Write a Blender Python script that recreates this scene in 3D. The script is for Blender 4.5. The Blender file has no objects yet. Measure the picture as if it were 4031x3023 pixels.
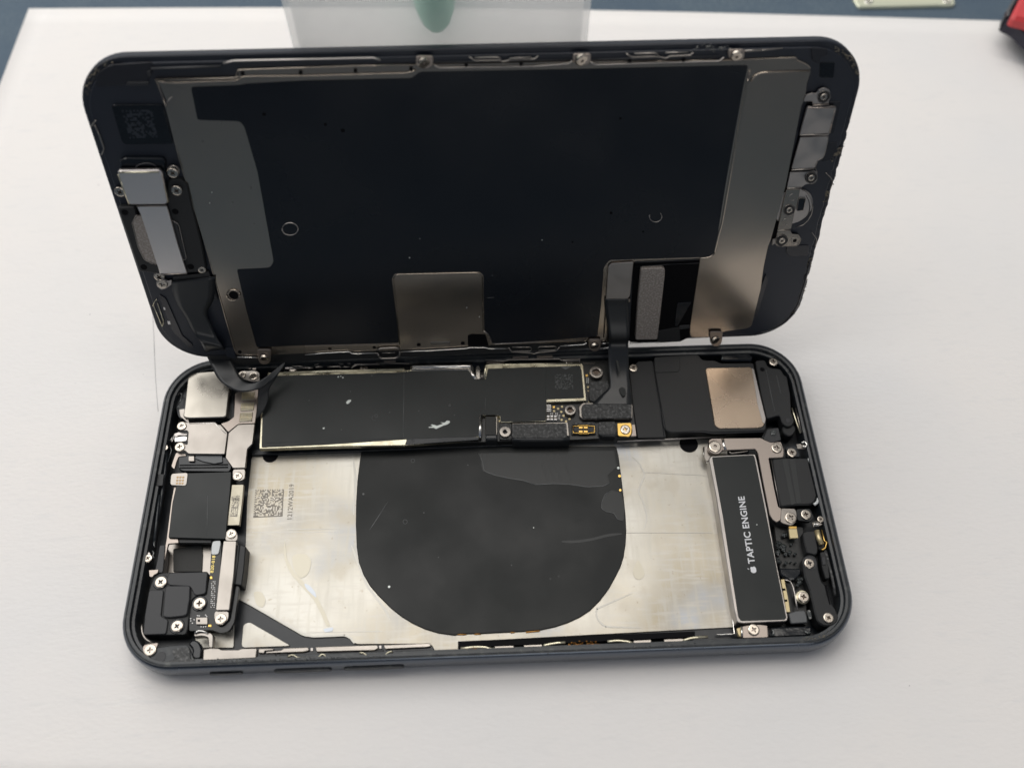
import bpy, bmesh, math, random
from mathutils import Matrix, Vector
random.seed(7)
C = bpy.context.scene.collection
sc = bpy.context.scene
S = 0.001                      # everything below is written in millimetres
ZT = 6.3                       # the rim of the handset lies 6.3 mm above the paper

# ---------------------------------------------------------------- camera
CF = 3520.16; CW, CH = 4031, 3023
CR = Matrix(((0.999302, -0.037294, 0.002087), (-0.031024, -0.859814, -0.509664), (0.020802, 0.509243, -0.860371)))
CC = Vector((1.8786, -40.7146, 166.3554))
cd = bpy.data.cameras.new('camera'); cam = bpy.data.objects.new('camera', cd); C.objects.link(cam)
rx, ry, rz_ = CR.row[0], CR.row[1], CR.row[2]
m = Matrix((rx, -ry, -rz_)).transposed().to_4x4()
m.translation = (CC + Vector((0, 0, ZT))) * S
cam.matrix_world = m
cd.sensor_width = 36; cd.lens = CF / CW * 36
cd.clip_start = 0.005; cd.clip_end = 20
cd.dof.use_dof = True; cd.dof.focus_distance = 0.181; cd.dof.aperture_fstop = 12.5
sc.camera = cam

# ---------------------------------------------------------------- light
w = bpy.data.worlds.new('World'); sc.world = w; w.use_nodes = True
nt = w.node_tree; nt.nodes.clear()
wo = nt.nodes.new('ShaderNodeOutputWorld'); bg = nt.nodes.new('ShaderNodeBackground')
tc = nt.nodes.new('ShaderNodeTexCoord'); sp = nt.nodes.new('ShaderNodeSeparateXYZ')
nt.links.new(tc.outputs['Generated'], sp.inputs[0])
rmp = nt.nodes.new('ShaderNodeValToRGB')          # from the front of the room (dark) to the back (window side)
mr = nt.nodes.new('ShaderNodeMapRange'); mr.inputs[1].default_value = -1; mr.inputs[2].default_value = 1
nt.links.new(sp.outputs[1], mr.inputs[0]); nt.links.new(mr.outputs[0], rmp.inputs[0])
rmp.color_ramp.elements[0].color = (0.08, 0.095, 0.125, 1); rmp.color_ramp.elements[1].color = (0.60, 0.60, 0.60, 1)
rmp.color_ramp.elements[0].position = 0.05
e = rmp.color_ramp.elements.new(0.5); e.color = (0.42, 0.42, 0.425, 1)
e = rmp.color_ramp.elements.new(0.24); e.color = (0.13, 0.15, 0.20, 1)
nt.links.new(rmp.outputs[0], bg.inputs[0]); bg.inputs[1].default_value = 0.6
nt.links.new(bg.outputs[0], wo.inputs[0])

def area(name, loc, target, sx, sy, power, col):
    ld = bpy.data.lights.new(name, 'AREA'); ld.shape = 'RECTANGLE'; ld.size = sx; ld.size_y = sy
    ld.energy = power; ld.color = col
    o = bpy.data.objects.new(name, ld); C.objects.link(o)
    o.location = loc
    o.rotation_euler = (Vector(target) - Vector(loc)).to_track_quat('-Z', 'Y').to_euler()
    return o
area('window_light', (-0.30, 0.46, 0.62), (0, 0.06, 0), 1.10, 0.80, 5.2, (1, 0.982, 0.958))
area('ceiling_lamp', (0.10, 0.26, 1.00), (0, 0.06, 0), 0.6, 0.20, 1.4, (1, 0.94, 0.87))
area('front_window', (0.16, -1.20, 0.36), (0, 0.05, 0), 0.80, 0.30, 1.3, (1.0, 0.97, 0.93))
sc.view_settings.view_transform = 'Standard'; sc.view_settings.look = 'None'
sc.view_settings.exposure = 0.30; sc.view_settings.gamma = 1.0
sc.render.engine = 'CYCLES'

# ---------------------------------------------------------------- reading the photo: frames of reference
# (x0, y0, zoom) of the enlargements the outlines were measured in
A=(450,1350,2.37); Bc=(450,1950,2.2114); Cc=(1000,1350,2.4578); D=(1800,1350,2.6024); E_=(2500,1300,2.765)
F=(2700,1700,1.8433); G=(900,1700,1.659); H=(1750,1750,1.7467); I=(300,100,2.0733); J=(300,600,1.8433)
K=(1200,100,2.212); L=(2200,100,1.7015); M=(2800,300,2.0743); N=(2200,900,2.0109); O=(1200,900,2.0109)
Q=(0,0,2.4578); Sx=(900,0,1.3825); T=(3200,0,2.6619); W2=(450,2350,2.0109); X=(1700,2350,1.2289)
Y=(2900,1850,2.553); Z=(1150,1380,6.32); V2=(2000,100,2.212)

LX = Vector((0.999563, 0.022829, -0.018772)); LY = Vector((0.010976, 0.302991, 0.952930)); LN = Vector((0.027443, -0.952720, 0.302608))
LT = Vector((0.3721, 65.9196, 2.3522))
FB = Matrix.Translation((0, 0, ZT * S))
FL = Matrix((LX, LY, LN)).transposed().to_4x4(); FL.translation = (LT + Vector((0, 0, ZT))) * S
CRT = CR.transposed()
def ray(c, x, y):
    sx_, sy_ = c[0] + x / c[2], c[1] + y / c[2]
    return CRT @ Vector(((sx_ - CW / 2) / CF, (sy_ - CH / 2) / CF, 1))
def on_body(c, x, y, z):
    d = ray(c, x, y); s = (z - CC.z) / d.z; p = CC + s * d
    return Vector((p.x, p.y))
def on_lid(c, x, y, h):
    d = ray(c, x, y); p0 = LT + LN * h
    s = (p0 - CC).dot(LN) / d.dot(LN); p = CC + s * d - LT
    return Vector((p.dot(LX), p.dot(LY)))
def world_mm(fr, u, z):       # local frame -> calibration space, mm
    return Vector((u.x, u.y, z)) if fr == 'b' else LT + LX * u.x + LY * u.y + LN * z
def loc2(fr, c, x, y, z): return on_body(c, x, y, z) if fr == 'b' else on_lid(c, x, y, z)
def pts(fr, c, l, z):
    out = []
    for p in l:
        if len(p) == 3: out.append(loc2(fr, p[0], p[1], p[2], z))
        else: out.append(loc2(fr, c, p[0], p[1], z))
    return out

# ---------------------------------------------------------------- materials
MATS = {}
def mat(name, col, rough=0.5, metal=0.0, spec=0.5, coat=0.0, bump=None, var=None, trans=0, aniso=None, alpha=1, rvar=None, sub=0):
    mm = bpy.data.materials.new(name); mm.use_nodes = True; n = mm.node_tree; b = n.nodes['Principled BSDF']
    b.inputs['Base Color'].default_value = (*col, 1); b.inputs['Roughness'].default_value = rough
    b.inputs['Metallic'].default_value = metal; b.inputs['Specular IOR Level'].default_value = spec
    b.inputs['Coat Weight'].default_value = coat; b.inputs['Transmission Weight'].default_value = trans
    b.inputs['Alpha'].default_value = alpha
    t = n.nodes.new('ShaderNodeTexCoord')
    def noise(scale, detail=4, stretch=(1, 1, 1)):
        mp = n.nodes.new('ShaderNodeMapping'); mp.inputs['Scale'].default_value = stretch
        n.links.new(t.outputs['Object'], mp.inputs[0])
        z = n.nodes.new('ShaderNodeTexNoise'); z.inputs['Scale'].default_value = scale; z.inputs['Detail'].default_value = detail
        n.links.new(mp.outputs[0], z.inputs['Vector']); return z
    if var:        # list of (scale, stretch, lo, hi, colour2)
        prev = None
        for (scale, st, lo, hi, c2) in var:
            z = noise(scale, 5, st); r = n.nodes.new('ShaderNodeMapRange')
            r.inputs[1].default_value = lo; r.inputs[2].default_value = hi
            n.links.new(z.outputs[0], r.inputs[0])
            mx = n.nodes.new('ShaderNodeMix'); mx.data_type = 'RGBA'
            n.links.new(r.outputs[0], mx.inputs[0])
            if prev: n.links.new(prev, mx.inputs[6])
            else: mx.inputs[6].default_value = (*col, 1)
            mx.inputs[7].default_value = (*c2, 1); prev = mx.outputs[2]
        n.links.new(prev, b.inputs['Base Color'])
    if rvar:
        z = noise(rvar[0], 4, rvar[3] if len(rvar) > 3 else (1, 1, 1)); r = n.nodes.new('ShaderNodeMapRange')
        r.inputs[1].default_value = .35; r.inputs[2].default_value = .65; r.inputs[3].default_value = rvar[1]; r.inputs[4].default_value = rvar[2]
        n.links.new(z.outputs[0], r.inputs[0]); n.links.new(r.outputs[0], b.inputs['Roughness'])
    if bump:       # list of (scale, stretch, distance mm)
        pv = None
        for (scale, st, dist) in bump:
            z = noise(scale, 4, st); bp = n.nodes.new('ShaderNodeBump'); bp.inputs['Strength'].default_value = 1
            bp.inputs['Distance'].default_value = dist * S; n.links.new(z.outputs[0], bp.inputs['Height'])
            if pv: n.links.new(pv, bp.inputs['Normal'])
            pv = bp.outputs[0]
        n.links.new(pv, b.inputs['Normal'])
    MATS[name] = mm; return mm
U1 = (1, 1, 1)
mat('paper', (0.81, 0.785, 0.76), 0.85, spec=0.2, bump=[(700, (1, 2.2, 1), 0.07), (60, U1, 0.15)], var=[(25, U1, .4, .75, (0.775, 0.765, 0.755)), (400, (.5, 2, 1), .55, .8, (0.765, 0.75, 0.735))])
mat('table_blue', (0.085, 0.12, 0.155), 0.75, spec=0.25, var=[(1500, U1, .50, .62, (0.12, 0.16, 0.19)), (60, U1, .3, .7, (0.075, 0.11, 0.15))], bump=[(700, U1, 0.05)])
mat('anodised', (0.10, 0.115, 0.14), 0.25, 0.95, bump=[(1500, U1, 0.004)], rvar=(90, .20, .30))
mat('rim_paint', (0.011, 0.015, 0.019), 0.42, 0.0, 0.6, bump=[(600, U1, 0.03)], var=[(500, U1, .58, .75, (0.07, 0.075, 0.07))])
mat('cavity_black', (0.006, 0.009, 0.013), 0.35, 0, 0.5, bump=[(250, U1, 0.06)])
mat('gloss_black', (0.006, 0.008, 0.011), 0.16, 0, 0.5, bump=[(300, U1, 0.12)])
mat('plastic_black', (0.010, 0.011, 0.012), 0.5, 0, 0.45, bump=[(2500, U1, 0.006)])
mat('plastic_grey', (0.024, 0.025, 0.028), 0.5, 0, 0.5, bump=[(2500, U1, 0.006)])
mat('film_black', (0.012, 0.015, 0.015), 0.40, 0, 0.34, bump=[(60, U1, 0.05), (2200, U1, 0.003)], rvar=(70, .36, .48))
mat('coil_film', (0.013, 0.0145, 0.0145), 0.48, 0, 0.28, bump=[(50, U1, 0.06), (1400, (1, .25, 1), 0.004)], rvar=(60, .40, .55), var=[(45, U1, .45, .8, (0.016, 0.018, 0.017))])
mat('flex_film', (0.014, 0.016, 0.018), 0.34, 0, 0.5, bump=[(120, U1, 0.03)])
mat('sheet_black', (0.003, 0.005, 0.009), 0.25, 0, 0.5, bump=[(40, U1, 0.015), (1500, U1, 0.002)], rvar=(40, .20, .30))
mat('lid_metal', (0.40, 0.35, 0.295), 0.17, 0.95, bump=[(900, (1, .3, 1), 0.003)], rvar=(50, .15, .20))
mat('lid_ink', (0.012, 0.016, 0.026), 0.40, 0, 0.5, bump=[(400, U1, 0.02)])
mat('lid_edge', (0.02, 0.02, 0.024), 0.25, 0, 0.6)
mat('steel', (0.32, 0.295, 0.268), 0.38, 1.0, bump=[(700, (1, 1, 1), 0.004)], rvar=(200, .26, .40))
mat('steel_bright', (0.82, 0.76, 0.72), 0.30, 1.0, bump=[(500, (.1, 1, 1), 0.006)])
mat('steel_brushed', (0.62, 0.58, 0.53), 0.34, 1.0, bump=[(500, (1, .06, 1), 0.012)], rvar=(300, .25, .42, (1, .08, 1)))
mat('steel_scratched', (0.40, 0.375, 0.33), 0.34, 1.0, bump=[(260, (1, .25, 1), 0.02), (700, (.2, 1, 1), 0.008)], rvar=(160, .22, .42))
mat('nickel_rose', (0.34, 0.295, 0.262), 0.36, 1.0, bump=[(700, (.12, 1, 1), 0.006)])
mat('nickel_dark', (0.40, 0.375, 0.355), 0.36, 1.0, bump=[(600, (.3, 1, 1), 0.006)], rvar=(200, .28, .45))
mat('shield_gold', (0.62, 0.58, 0.44), 0.30, 1.0, var=[(350, U1, .5, .7, (0.40, 0.36, 0.26))], rvar=(300, .22, .42))
mat('copper_plate', (0.42, 0.33, 0.25), 0.27, 1.0, rvar=(120, .20, .34), bump=[(160, U1, 0.015)])
mat('screw_steel', (0.50, 0.45, 0.39), 0.24, 1.0)
mat('screw_recess', (0.13, 0.10, 0.08), 0.45, 0.8)
mat('chrome', (0.78, 0.76, 0.72), 0.16, 1.0)
mat('gold', (0.70, 0.45, 0.13), 0.28, 1.0)
mat('gold_dull', (0.55, 0.46, 0.27), 0.38, 0.7)
mat('pcb', (0.010, 0.011, 0.011), 0.35, 0, 0.5, bump=[(500, U1, 0.03)])
mat('solder', (0.62, 0.61, 0.60), 0.3, 0.8)
mat('ceramic', (0.22, 0.19, 0.16), 0.4)
mat('foam', (0.030, 0.031, 0.031), 0.55, 0, 0.6, bump=[(900, (1, 1, 1), 0.35)], var=[(1500, U1, .52, .62, (0.10, 0.10, 0.10))])
mat('foam_grey', (0.28, 0.25, 0.225), 0.5, 0.5, bump=[(3200, U1, 0.03)], var=[(2600, U1, .45, .65, (0.44, 0.40, 0.365))])
mat('contact_tan', (0.30, 0.21, 0.12), 0.4, 0.8)
mat('emboss', (0.56, 0.545, 0.50), 0.52, 0.7)
mat('stain_tan', (0.50, 0.47, 0.39), 0.44, 0.7)
mat('stain_blue', (0.46, 0.49, 0.53), 0.42, 0.72)
mat('film_pale', (0.028, 0.030, 0.030), 0.42, 0, .35, bump=[(60, U1, 0.05)])
mat('film_layer', (0.015, 0.017, 0.017), 0.36, 0, .35, bump=[(90, (1, .3, 1), 0.08)])
mat('fabric_patch', (0.035, 0.035, 0.033), 0.75, bump=[(1500, (1, 1, 1), 0.08)])
mat('backplate', (0.51, 0.495, 0.45), 0.42, 0.75,
    var=[(28, U1, .45, .66, (0.42, 0.375, 0.29)), (55, U1, .52, .74, (0.40, 0.425, 0.465)), (900, (1, .10, 1), .48, .66, (0.455, 0.435, 0.385)), (1300, (.14, 1, 1), .50, .68, (0.47, 0.45, 0.405)), (140, U1, .56, .66, (0.44, 0.41, 0.35)), (900, U1, .66, .74, (0.36, 0.32, 0.26))],
    bump=[(520, (1, .12, 1), 0.012), (900, (.1, 1, 1), 0.006), (38, U1, 0.22)], rvar=(60, .38, .48))
mat('etched_grey', (0.24, 0.22, 0.19), 0.55, 0.4)
mat('label_print', (0.72, 0.73, 0.75), 0.5)
mat('print_gold', (0.75, 0.60, 0.20), 0.4, 0.6)
mat('faint_print', (0.075, 0.08, 0.08), 0.5)
mat('very_faint_print', (0.012, 0.018, 0.028), 0.45)
mat('label_tan', (0.36, 0.33, 0.26), 0.38, 0.75, var=[(300, U1, (.45), .7, (0.46, 0.43, 0.35))], bump=[(300, U1, .02)])
mat('scuff', (0.62, 0.66, 0.63), 0.35, 0.2)
mat('scuff_grey', (0.11, 0.115, 0.115), 0.45)
mat('clear_glue', (0.03, 0.035, 0.034), 0.08, 0, 0.7, coat=1, bump=[(450, U1, 0.25)])
mat('white_tape', (0.62, 0.64, 0.64), 0.3)
mat('grey_tape', (0.09, 0.095, 0.10), 0.35, bump=[(150, U1, 0.08)])
mat('residue', (0.22, 0.19, 0.14), 0.8, var=[(700, U1, .45, .6, (0.06, 0.06, 0.055))])
mat('crumb', (0.05, 0.055, 0.06), 0.6, var=[(900, U1, .5, .6, (0.14, 0.14, 0.13))])
mat('rust', (0.55, 0.26, 0.06), 0.6, 0.3)
mat('pencil', (0.38, 0.37, 0.38), 0.8)
mat('frosted', (0.93, 0.92, 0.91), 0.35, trans=0.95, spec=0.3, bump=[(30, U1, 0.5), (9, U1, 2.0)], var=[(16, U1, .45, .8, (0.72, 0.74, 0.77))])
def frosted():
    mm = MATS['frosted']; n = mm.node_tree; out = n.nodes['Material Output']
    t = n.nodes.new('ShaderNodeBsdfTranslucent'); t.inputs[0].default_value = (0.93, 0.92, 0.905, 1)
    d = n.nodes.new('ShaderNodeBsdfDiffuse'); d.inputs[0].default_value = (0.92, 0.91, 0.89, 1)
    p = n.nodes.new('ShaderNodeBsdfTransparent'); p.inputs[0].default_value = (0.985, 0.985, 0.985, 1)
    g = n.nodes.new('ShaderNodeBsdfGlossy'); g.inputs[1].default_value = .35; g.inputs[0].default_value = (1, 1, 1, 1)
    tc_ = n.nodes.new('ShaderNodeTexCoord'); nz = n.nodes.new('ShaderNodeTexNoise'); nz.inputs['Scale'].default_value = 45; nz.inputs['Detail'].default_value = 3
    n.links.new(tc_.outputs['Object'], nz.inputs[0])
    mp_ = n.nodes.new('ShaderNodeMapRange'); mp_.inputs[1].default_value = .3; mp_.inputs[2].default_value = .7; mp_.inputs[3].default_value = .28; mp_.inputs[4].default_value = .42
    n.links.new(nz.outputs[0], mp_.inputs[0])
    m1 = n.nodes.new('ShaderNodeMixShader'); m1.inputs[0].default_value = .45; n.links.new(t.outputs[0], m1.inputs[1]); n.links.new(d.outputs[0], m1.inputs[2])
    m2 = n.nodes.new('ShaderNodeMixShader'); n.links.new(mp_.outputs[0], m2.inputs[0]); n.links.new(p.outputs[0], m2.inputs[1]); n.links.new(m1.outputs[0], m2.inputs[2])
    m3 = n.nodes.new('ShaderNodeMixShader'); m3.inputs[0].default_value = .05; n.links.new(m2.outputs[0], m3.inputs[1]); n.links.new(g.outputs[0], m3.inputs[2])
    n.links.new(m3.outputs[0], out.inputs[0])
frosted()
mat('green_plastic', (0.25, 0.72, 0.52), 0.5)
mat('plate_cream', (0.78, 0.80, 0.62), 0.25, 0.5)
mat('red_plastic', (0.60, 0.055, 0.06), 0.4)
mat('black_rubber', (0.015, 0.015, 0.03), 0.6)
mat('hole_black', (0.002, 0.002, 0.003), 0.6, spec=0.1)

# ---------------------------------------------------------------- object helpers
WM = {}                                         # world matrices, kept by hand
def link(o, mw, parent):
    C.objects.link(o)
    if parent is not None:
        o.parent = parent; o.matrix_basis = WM[parent.name].inverted() @ mw
    else: o.matrix_basis = mw
    WM[o.name] = mw; return o
def empty(name, mw, label, cat, parent=None):
    o = bpy.data.objects.new(name, None); o.empty_display_size = 0.01
    if label: o['label'] = label; o['category'] = cat
    return link(o, mw, parent)
def mesh_obj(name, verts, faces, m_, parent, mw, smooth=False, midx=None, extra=None):
    me = bpy.data.meshes.new(name)
    me.from_pydata([tuple(Vector(v) * S) for v in verts], [], faces)
    me.materials.append(MATS[m_])
    for x in (extra or []): me.materials.append(MATS[x])
    if midx:
        for i, p in enumerate(me.polygons): p.material_index = midx[i]
    bm = bmesh.new(); bm.from_mesh(me); bmesh.ops.recalc_face_normals(bm, faces=bm.faces); bm.to_mesh(me); bm.free()
    for p in me.polygons: p.use_smooth = smooth
    return link(bpy.data.objects.new(name, me), mw, parent)
def area2(P): return 0.5 * sum(P[i].x * P[(i + 1) % len(P)].y - P[(i + 1) % len(P)].x * P[i].y for i in range(len(P)))
def rounded(P, r, n=4):
    if area2(P) < 0: P = P[::-1]
    if r <= 0: return P
    out = []; k = len(P)
    for i in range(k):
        a, b, c = P[i - 1], P[i], P[(i + 1) % k]
        da, dc = (a - b), (c - b); la, lc = da.length, dc.length
        if la < 1e-4 or lc < 1e-4: continue
        cosang = da.dot(dc) / la / lc
        if cosang < -0.97: out.append(b); continue
        rr = min(r, la * .45, lc * .45)
        p0 = b + da / la * rr; p1 = b + dc / lc * rr
        for j in range(n + 1):
            t = j / n; out.append(p0 * (1 - t) ** 2 + b * 2 * t * (1 - t) + p1 * t * t)
    return out
def inset(P, d):
    out = []; k = len(P)
    for i in range(k):
        a, b, c = P[i - 1], P[i], P[(i + 1) % k]
        e1 = (b - a); e2 = (c - b)
        if e1.length < 1e-6 or e2.length < 1e-6: out.append(b.copy()); continue
        e1.normalize(); e2.normalize()
        n1 = Vector((-e1.y, e1.x)); n2 = Vector((-e2.y, e2.x)); n = n1 + n2
        if n.length < 1e-3: out.append(b + n1 * d); continue
        n.normalize(); q = max(0.45, n.dot(n1)); out.append(b + n * (d / q))
    return out
def frame(fr): return FB if fr == 'b' else FL
def slab(name, fr, P, top, th, m_, parent, r=0.3, b=0.06, smooth=False):
    """a flat piece with its own thickness, chamfered upper edge; P in local mm"""
    P = rounded(P, r); n = len(P); c = sum(P, Vector((0, 0))) / n
    Pi = inset(P, b)
    v = [(p.x - c.x, p.y - c.y, 0) for p in Pi] + [(p.x - c.x, p.y - c.y, -b) for p in P] + [(p.x - c.x, p.y - c.y, -th) for p in P]
    f = [list(range(n))]
    for i in range(n):
        j = (i + 1) % n; f.append([i, n + i, n + j, j]); f.append([n + i, 2 * n + i, 2 * n + j, n + j])
    f.append(list(range(3 * n - 1, 2 * n - 1, -1)))
    return mesh_obj(name, v, f, m_, parent, frame(fr) @ Matrix.Translation(Vector((c.x, c.y, top)) * S))
def plate(name, fr, c, l, top, th, m_, parent, r=0.3, b=0.06):
    return slab(name, fr, pts(fr, c, l, top), top, th, m_, parent, r, b)
def box(name, fr, c, x0, y0, x1, y1, top, th, m_, parent, r=0.1, b=0.04):
    return plate(name, fr, c, [(x0, y0), (x1, y0), (x1, y1), (x0, y1)], top, th, m_, parent, r, b)
def disc_pts(cx, cy, r, n=28): return [Vector((cx + r * math.cos(2 * math.pi * i / n), cy + r * math.sin(2 * math.pi * i / n))) for i in range(n)]
def disc(name, fr, c, x, y, rad_px, top, th, m_, parent, b=0.05):
    u = loc2(fr, c, x, y, top); r = (loc2(fr, c, x + rad_px, y, top) - u).length
    return slab(name, fr, disc_pts(u.x, u.y, r), top, th, m_, parent, 0, b)
def lathe(name, fr, c, x, y, top, prof, m_, parent, n=32, knurl=0):
    """prof: (radius, height) pairs in mm"""
    u = loc2(fr, c, x, y, top); v = []; f = []
    for k, (r, h) in enumerate(prof):
        for i in range(n):
            rr = r * (1 - (knurl if i % 2 and k in (1, 2) else 0)); a = 2 * math.pi * i / n
            v.append((rr * math.cos(a), rr * math.sin(a), h))
    for k in range(len(prof) - 1):
        for i in range(n):
            j = (i + 1) % n; f.append([k * n + i, k * n + j, (k + 1) * n + j, (k + 1) * n + i])
    f.append(list(range((len(prof) - 1) * n, len(prof) * n)))
    return mesh_obj(name, v, f, m_, parent, frame(fr) @ Matrix.Translation(Vector((u.x, u.y, top)) * S), smooth=False)
def tube(name, path, r, m_, parent, n=7, flat=1.0):
    """path: world-mm points (calibration space); one round wire or lip"""
    c = sum(path, Vector()) / len(path); v = []; f = []
    for i, p in enumerate(path):
        d = (path[min(i + 1, len(path) - 1)] - path[max(i - 1, 0)]).normalized()
        up = Vector((0, 0, 1)) if abs(d.z) < .9 else Vector((0, 1, 0))
        s = d.cross(up).normalized(); t = s.cross(d)
        for k in range(n):
            a = 2 * math.pi * k / n; q = p - c + s * (r * math.cos(a)) + t * (r * flat * math.sin(a)); v.append(tuple(q))
    for i in range(len(path) - 1):
        for k in range(n):
            j = (k + 1) % n; f.append([i * n + k, i * n + j, (i + 1) * n + j, (i + 1) * n + k])
    f.append(list(range(n))); f.append(list(range((len(path) - 1) * n, len(path) * n)))
    return mesh_obj(name, v, f, m_, parent, Matrix.Translation((c + Vector((0, 0, ZT))) * S), smooth=True)
def wire(name, fr, c, l, z, r, m_, parent, flat=1.0, r2=0.0, closed=False):
    P = pts(fr, c, l, z)
    if closed: P = P + [P[0]]
    Q = [P[0]]
    for i in range(1, len(P) - 1):
        a, b_, d = P[i - 1], P[i], P[i + 1]; rr = min(max(r2, .15), (a - b_).length * .4, (d - b_).length * .4)
        p0 = b_ + (a - b_).normalized() * rr; p1 = b_ + (d - b_).normalized() * rr
        for t in (0, .5, 1): Q.append(p0 * (1 - t) ** 2 + b_ * 2 * t * (1 - t) + p1 * t * t)
    Q.append(P[-1])
    return tube(name, [world_mm(fr, q, z) for q in Q], r, m_, parent, flat=flat)
def catmull(P, k=5):
    out = []
    for i in range(len(P) - 1):
        a, b_, c_, d = P[max(i - 1, 0)], P[i], P[i + 1], P[min(i + 2, len(P) - 1)]
        for j in range(k):
            t = j / k; out.append(0.5 * ((2 * b_) + (c_ - a) * t + (2 * a - 5 * b_ + 4 * c_ - d) * t * t + (3 * b_ - a - 3 * c_ + d) * t ** 3))
    out.append(P[-1]); return out
def ribbon(name, rows, m_, parent, th=0.12, m=6, smooth=True):
    """rows: (left, right) world-mm points; a thin bent cable with thickness"""
    Lp = catmull([a for a, b_ in rows]); Rp = catmull([b_ for a, b_ in rows]); n = len(Lp)
    c = sum(Lp + Rp, Vector()) / (2 * n); g = []
    for i in range(n):
        t = (Lp[min(i + 1, n - 1)] - Lp[max(i - 1, 0)]); wv = Rp[i] - Lp[i]; nn = wv.cross(t)
        nn = nn.normalized() if nn.length > 1e-6 else Vector((0, 0, 1))
        g.append([(Lp[i].lerp(Rp[i], j / m) - c, nn) for j in range(m + 1)])
    v = [tuple(p + nn * th / 2) for row in g for p, nn in row] + [tuple(p - nn * th / 2) for row in g for p, nn in row]
    off = n * (m + 1); f = []
    for i in range(n - 1):
        for j in range(m):
            q = i * (m + 1) + j; f.append([q, q + 1, q + m + 2, q + m + 1]); f.append([off + q, off + q + m + 1, off + q + m + 2, off + q + 1])
    for i in range(n - 1):
        for j in (0, m):
            q = i * (m + 1) + j; f.append([q, q + m + 1, off + q + m + 1, off + q])
    for j in range(m):
        for i in (0, n - 1):
            q = i * (m + 1) + j; f.append([q, off + q, off + q + 1, q + 1])
    return mesh_obj(name, v, f, m_, parent, Matrix.Translation((c + Vector((0, 0, ZT))) * S), smooth=smooth)
def flat_line(name, fr, c, l, z, wd, m_, parent, r2=1.0):
    P = pts(fr, c, l, z); Q = [P[0]]
    for i in range(1, len(P) - 1):
        a, b_, d = P[i - 1], P[i], P[i + 1]; rr = min(r2, (a - b_).length * .4, (d - b_).length * .4)
        p0 = b_ + (a - b_).normalized() * rr; p1 = b_ + (d - b_).normalized() * rr
        for t in (0, .33, .67, 1): Q.append(p0 * (1 - t) ** 2 + b_ * 2 * t * (1 - t) + p1 * t * t)
    Q.append(P[-1]); rows = []
    for i in range(len(Q)):
        d = (Q[min(i + 1, len(Q) - 1)] - Q[max(i - 1, 0)]).normalized(); nn = Vector((-d.y, d.x)) * wd / 2 * (.4 if i in (0, len(Q) - 1) else 1)
        rows.append((world_mm(fr, Q[i] + nn, z), world_mm(fr, Q[i] - nn, z)))
    return ribbon(name, rows, m_, parent, .012, 2, False)
def scatter_bits(name, fr, c, path, n, spread, size, z, m_, parent, seed=1, hgt=.5):
    """crumbs of dried adhesive along a line: nobody could count them"""
    rnd = random.Random(seed); P = pts(fr, c, path, z); v = []; f = []
    seg = [(P[i + 1] - P[i]).length for i in range(len(P) - 1)]; tot = sum(seg)
    for _ in range(n):
        d = rnd.random() * tot; i = 0
        while i < len(seg) - 1 and d > seg[i]: d -= seg[i]; i += 1
        p = P[i].lerp(P[i + 1], d / max(seg[i], 1e-6)) + Vector((rnd.gauss(0, spread), rnd.gauss(0, spread)))
        s = size * rnd.uniform(.4, 1.3); k = len(v); a0 = rnd.random() * 6
        for q in range(5):
            a = a0 + q * 1.2566; rr = s * rnd.uniform(.6, 1.2); v.append((p.x + rr * math.cos(a), p.y + rr * math.sin(a) * .7, z - .1))
        for q in range(5):
            a = a0 + q * 1.2566; rr = s * rnd.uniform(.2, .6); v.append((p.x + rr * math.cos(a), p.y + rr * math.sin(a) * .7, z + s * hgt * rnd.uniform(.3, 1)))
        for q in range(5): f.append([k + q, k + (q + 1) % 5, k + 5 + (q + 1) % 5, k + 5 + q])
        f.append([k + 5 + q for q in range(5)])
    cc = Vector((sum(x[0] for x in v) / len(v), sum(x[1] for x in v) / len(v), z))
    v = [tuple(Vector(x) - cc) for x in v]
    o = mesh_obj(name, v, f, m_, parent, frame(fr) @ Matrix.Translation(cc * S)); o['kind'] = 'stuff'; return o
def code_patch(name, fr, c, quad, n, z, m_, parent, seed, fill=.55, border=True, th=.012):
    """a square of dot-matrix cells; quad = tl, tr, br, bl in photo"""
    rnd = random.Random(seed); q = pts(fr, c, quad, z); v = []; f = []
    cen = sum(q, Vector((0, 0))) / 4
    def at(a, b_): return (q[0].lerp(q[1], a)).lerp(q[3].lerp(q[2], a), b_) - cen
    ny = n; nx = n
    for i in range(nx):
        for j in range(ny):
            on = rnd.random() < fill
            if border:
                if j == ny - 1 or i == nx - 1: on = True
                elif i == 0: on = j % 2 == 0
                elif j == 0: on = i % 2 == 0
            if not on: continue
            k = len(v); g = 0.0
            for (a, b_) in ((i + g, j + g), (i + 1 - g, j + g), (i + 1 - g, j + 1 - g), (i + g, j + 1 - g)):
                p = at(a / nx, b_ / ny); v.append((p.x, p.y, th))
            f.append([k, k + 1, k + 2, k + 3])
    return mesh_obj(name, v, f, m_, parent, frame(fr) @ Matrix.Translation(Vector((cen.x, cen.y, z)) * S))

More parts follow.
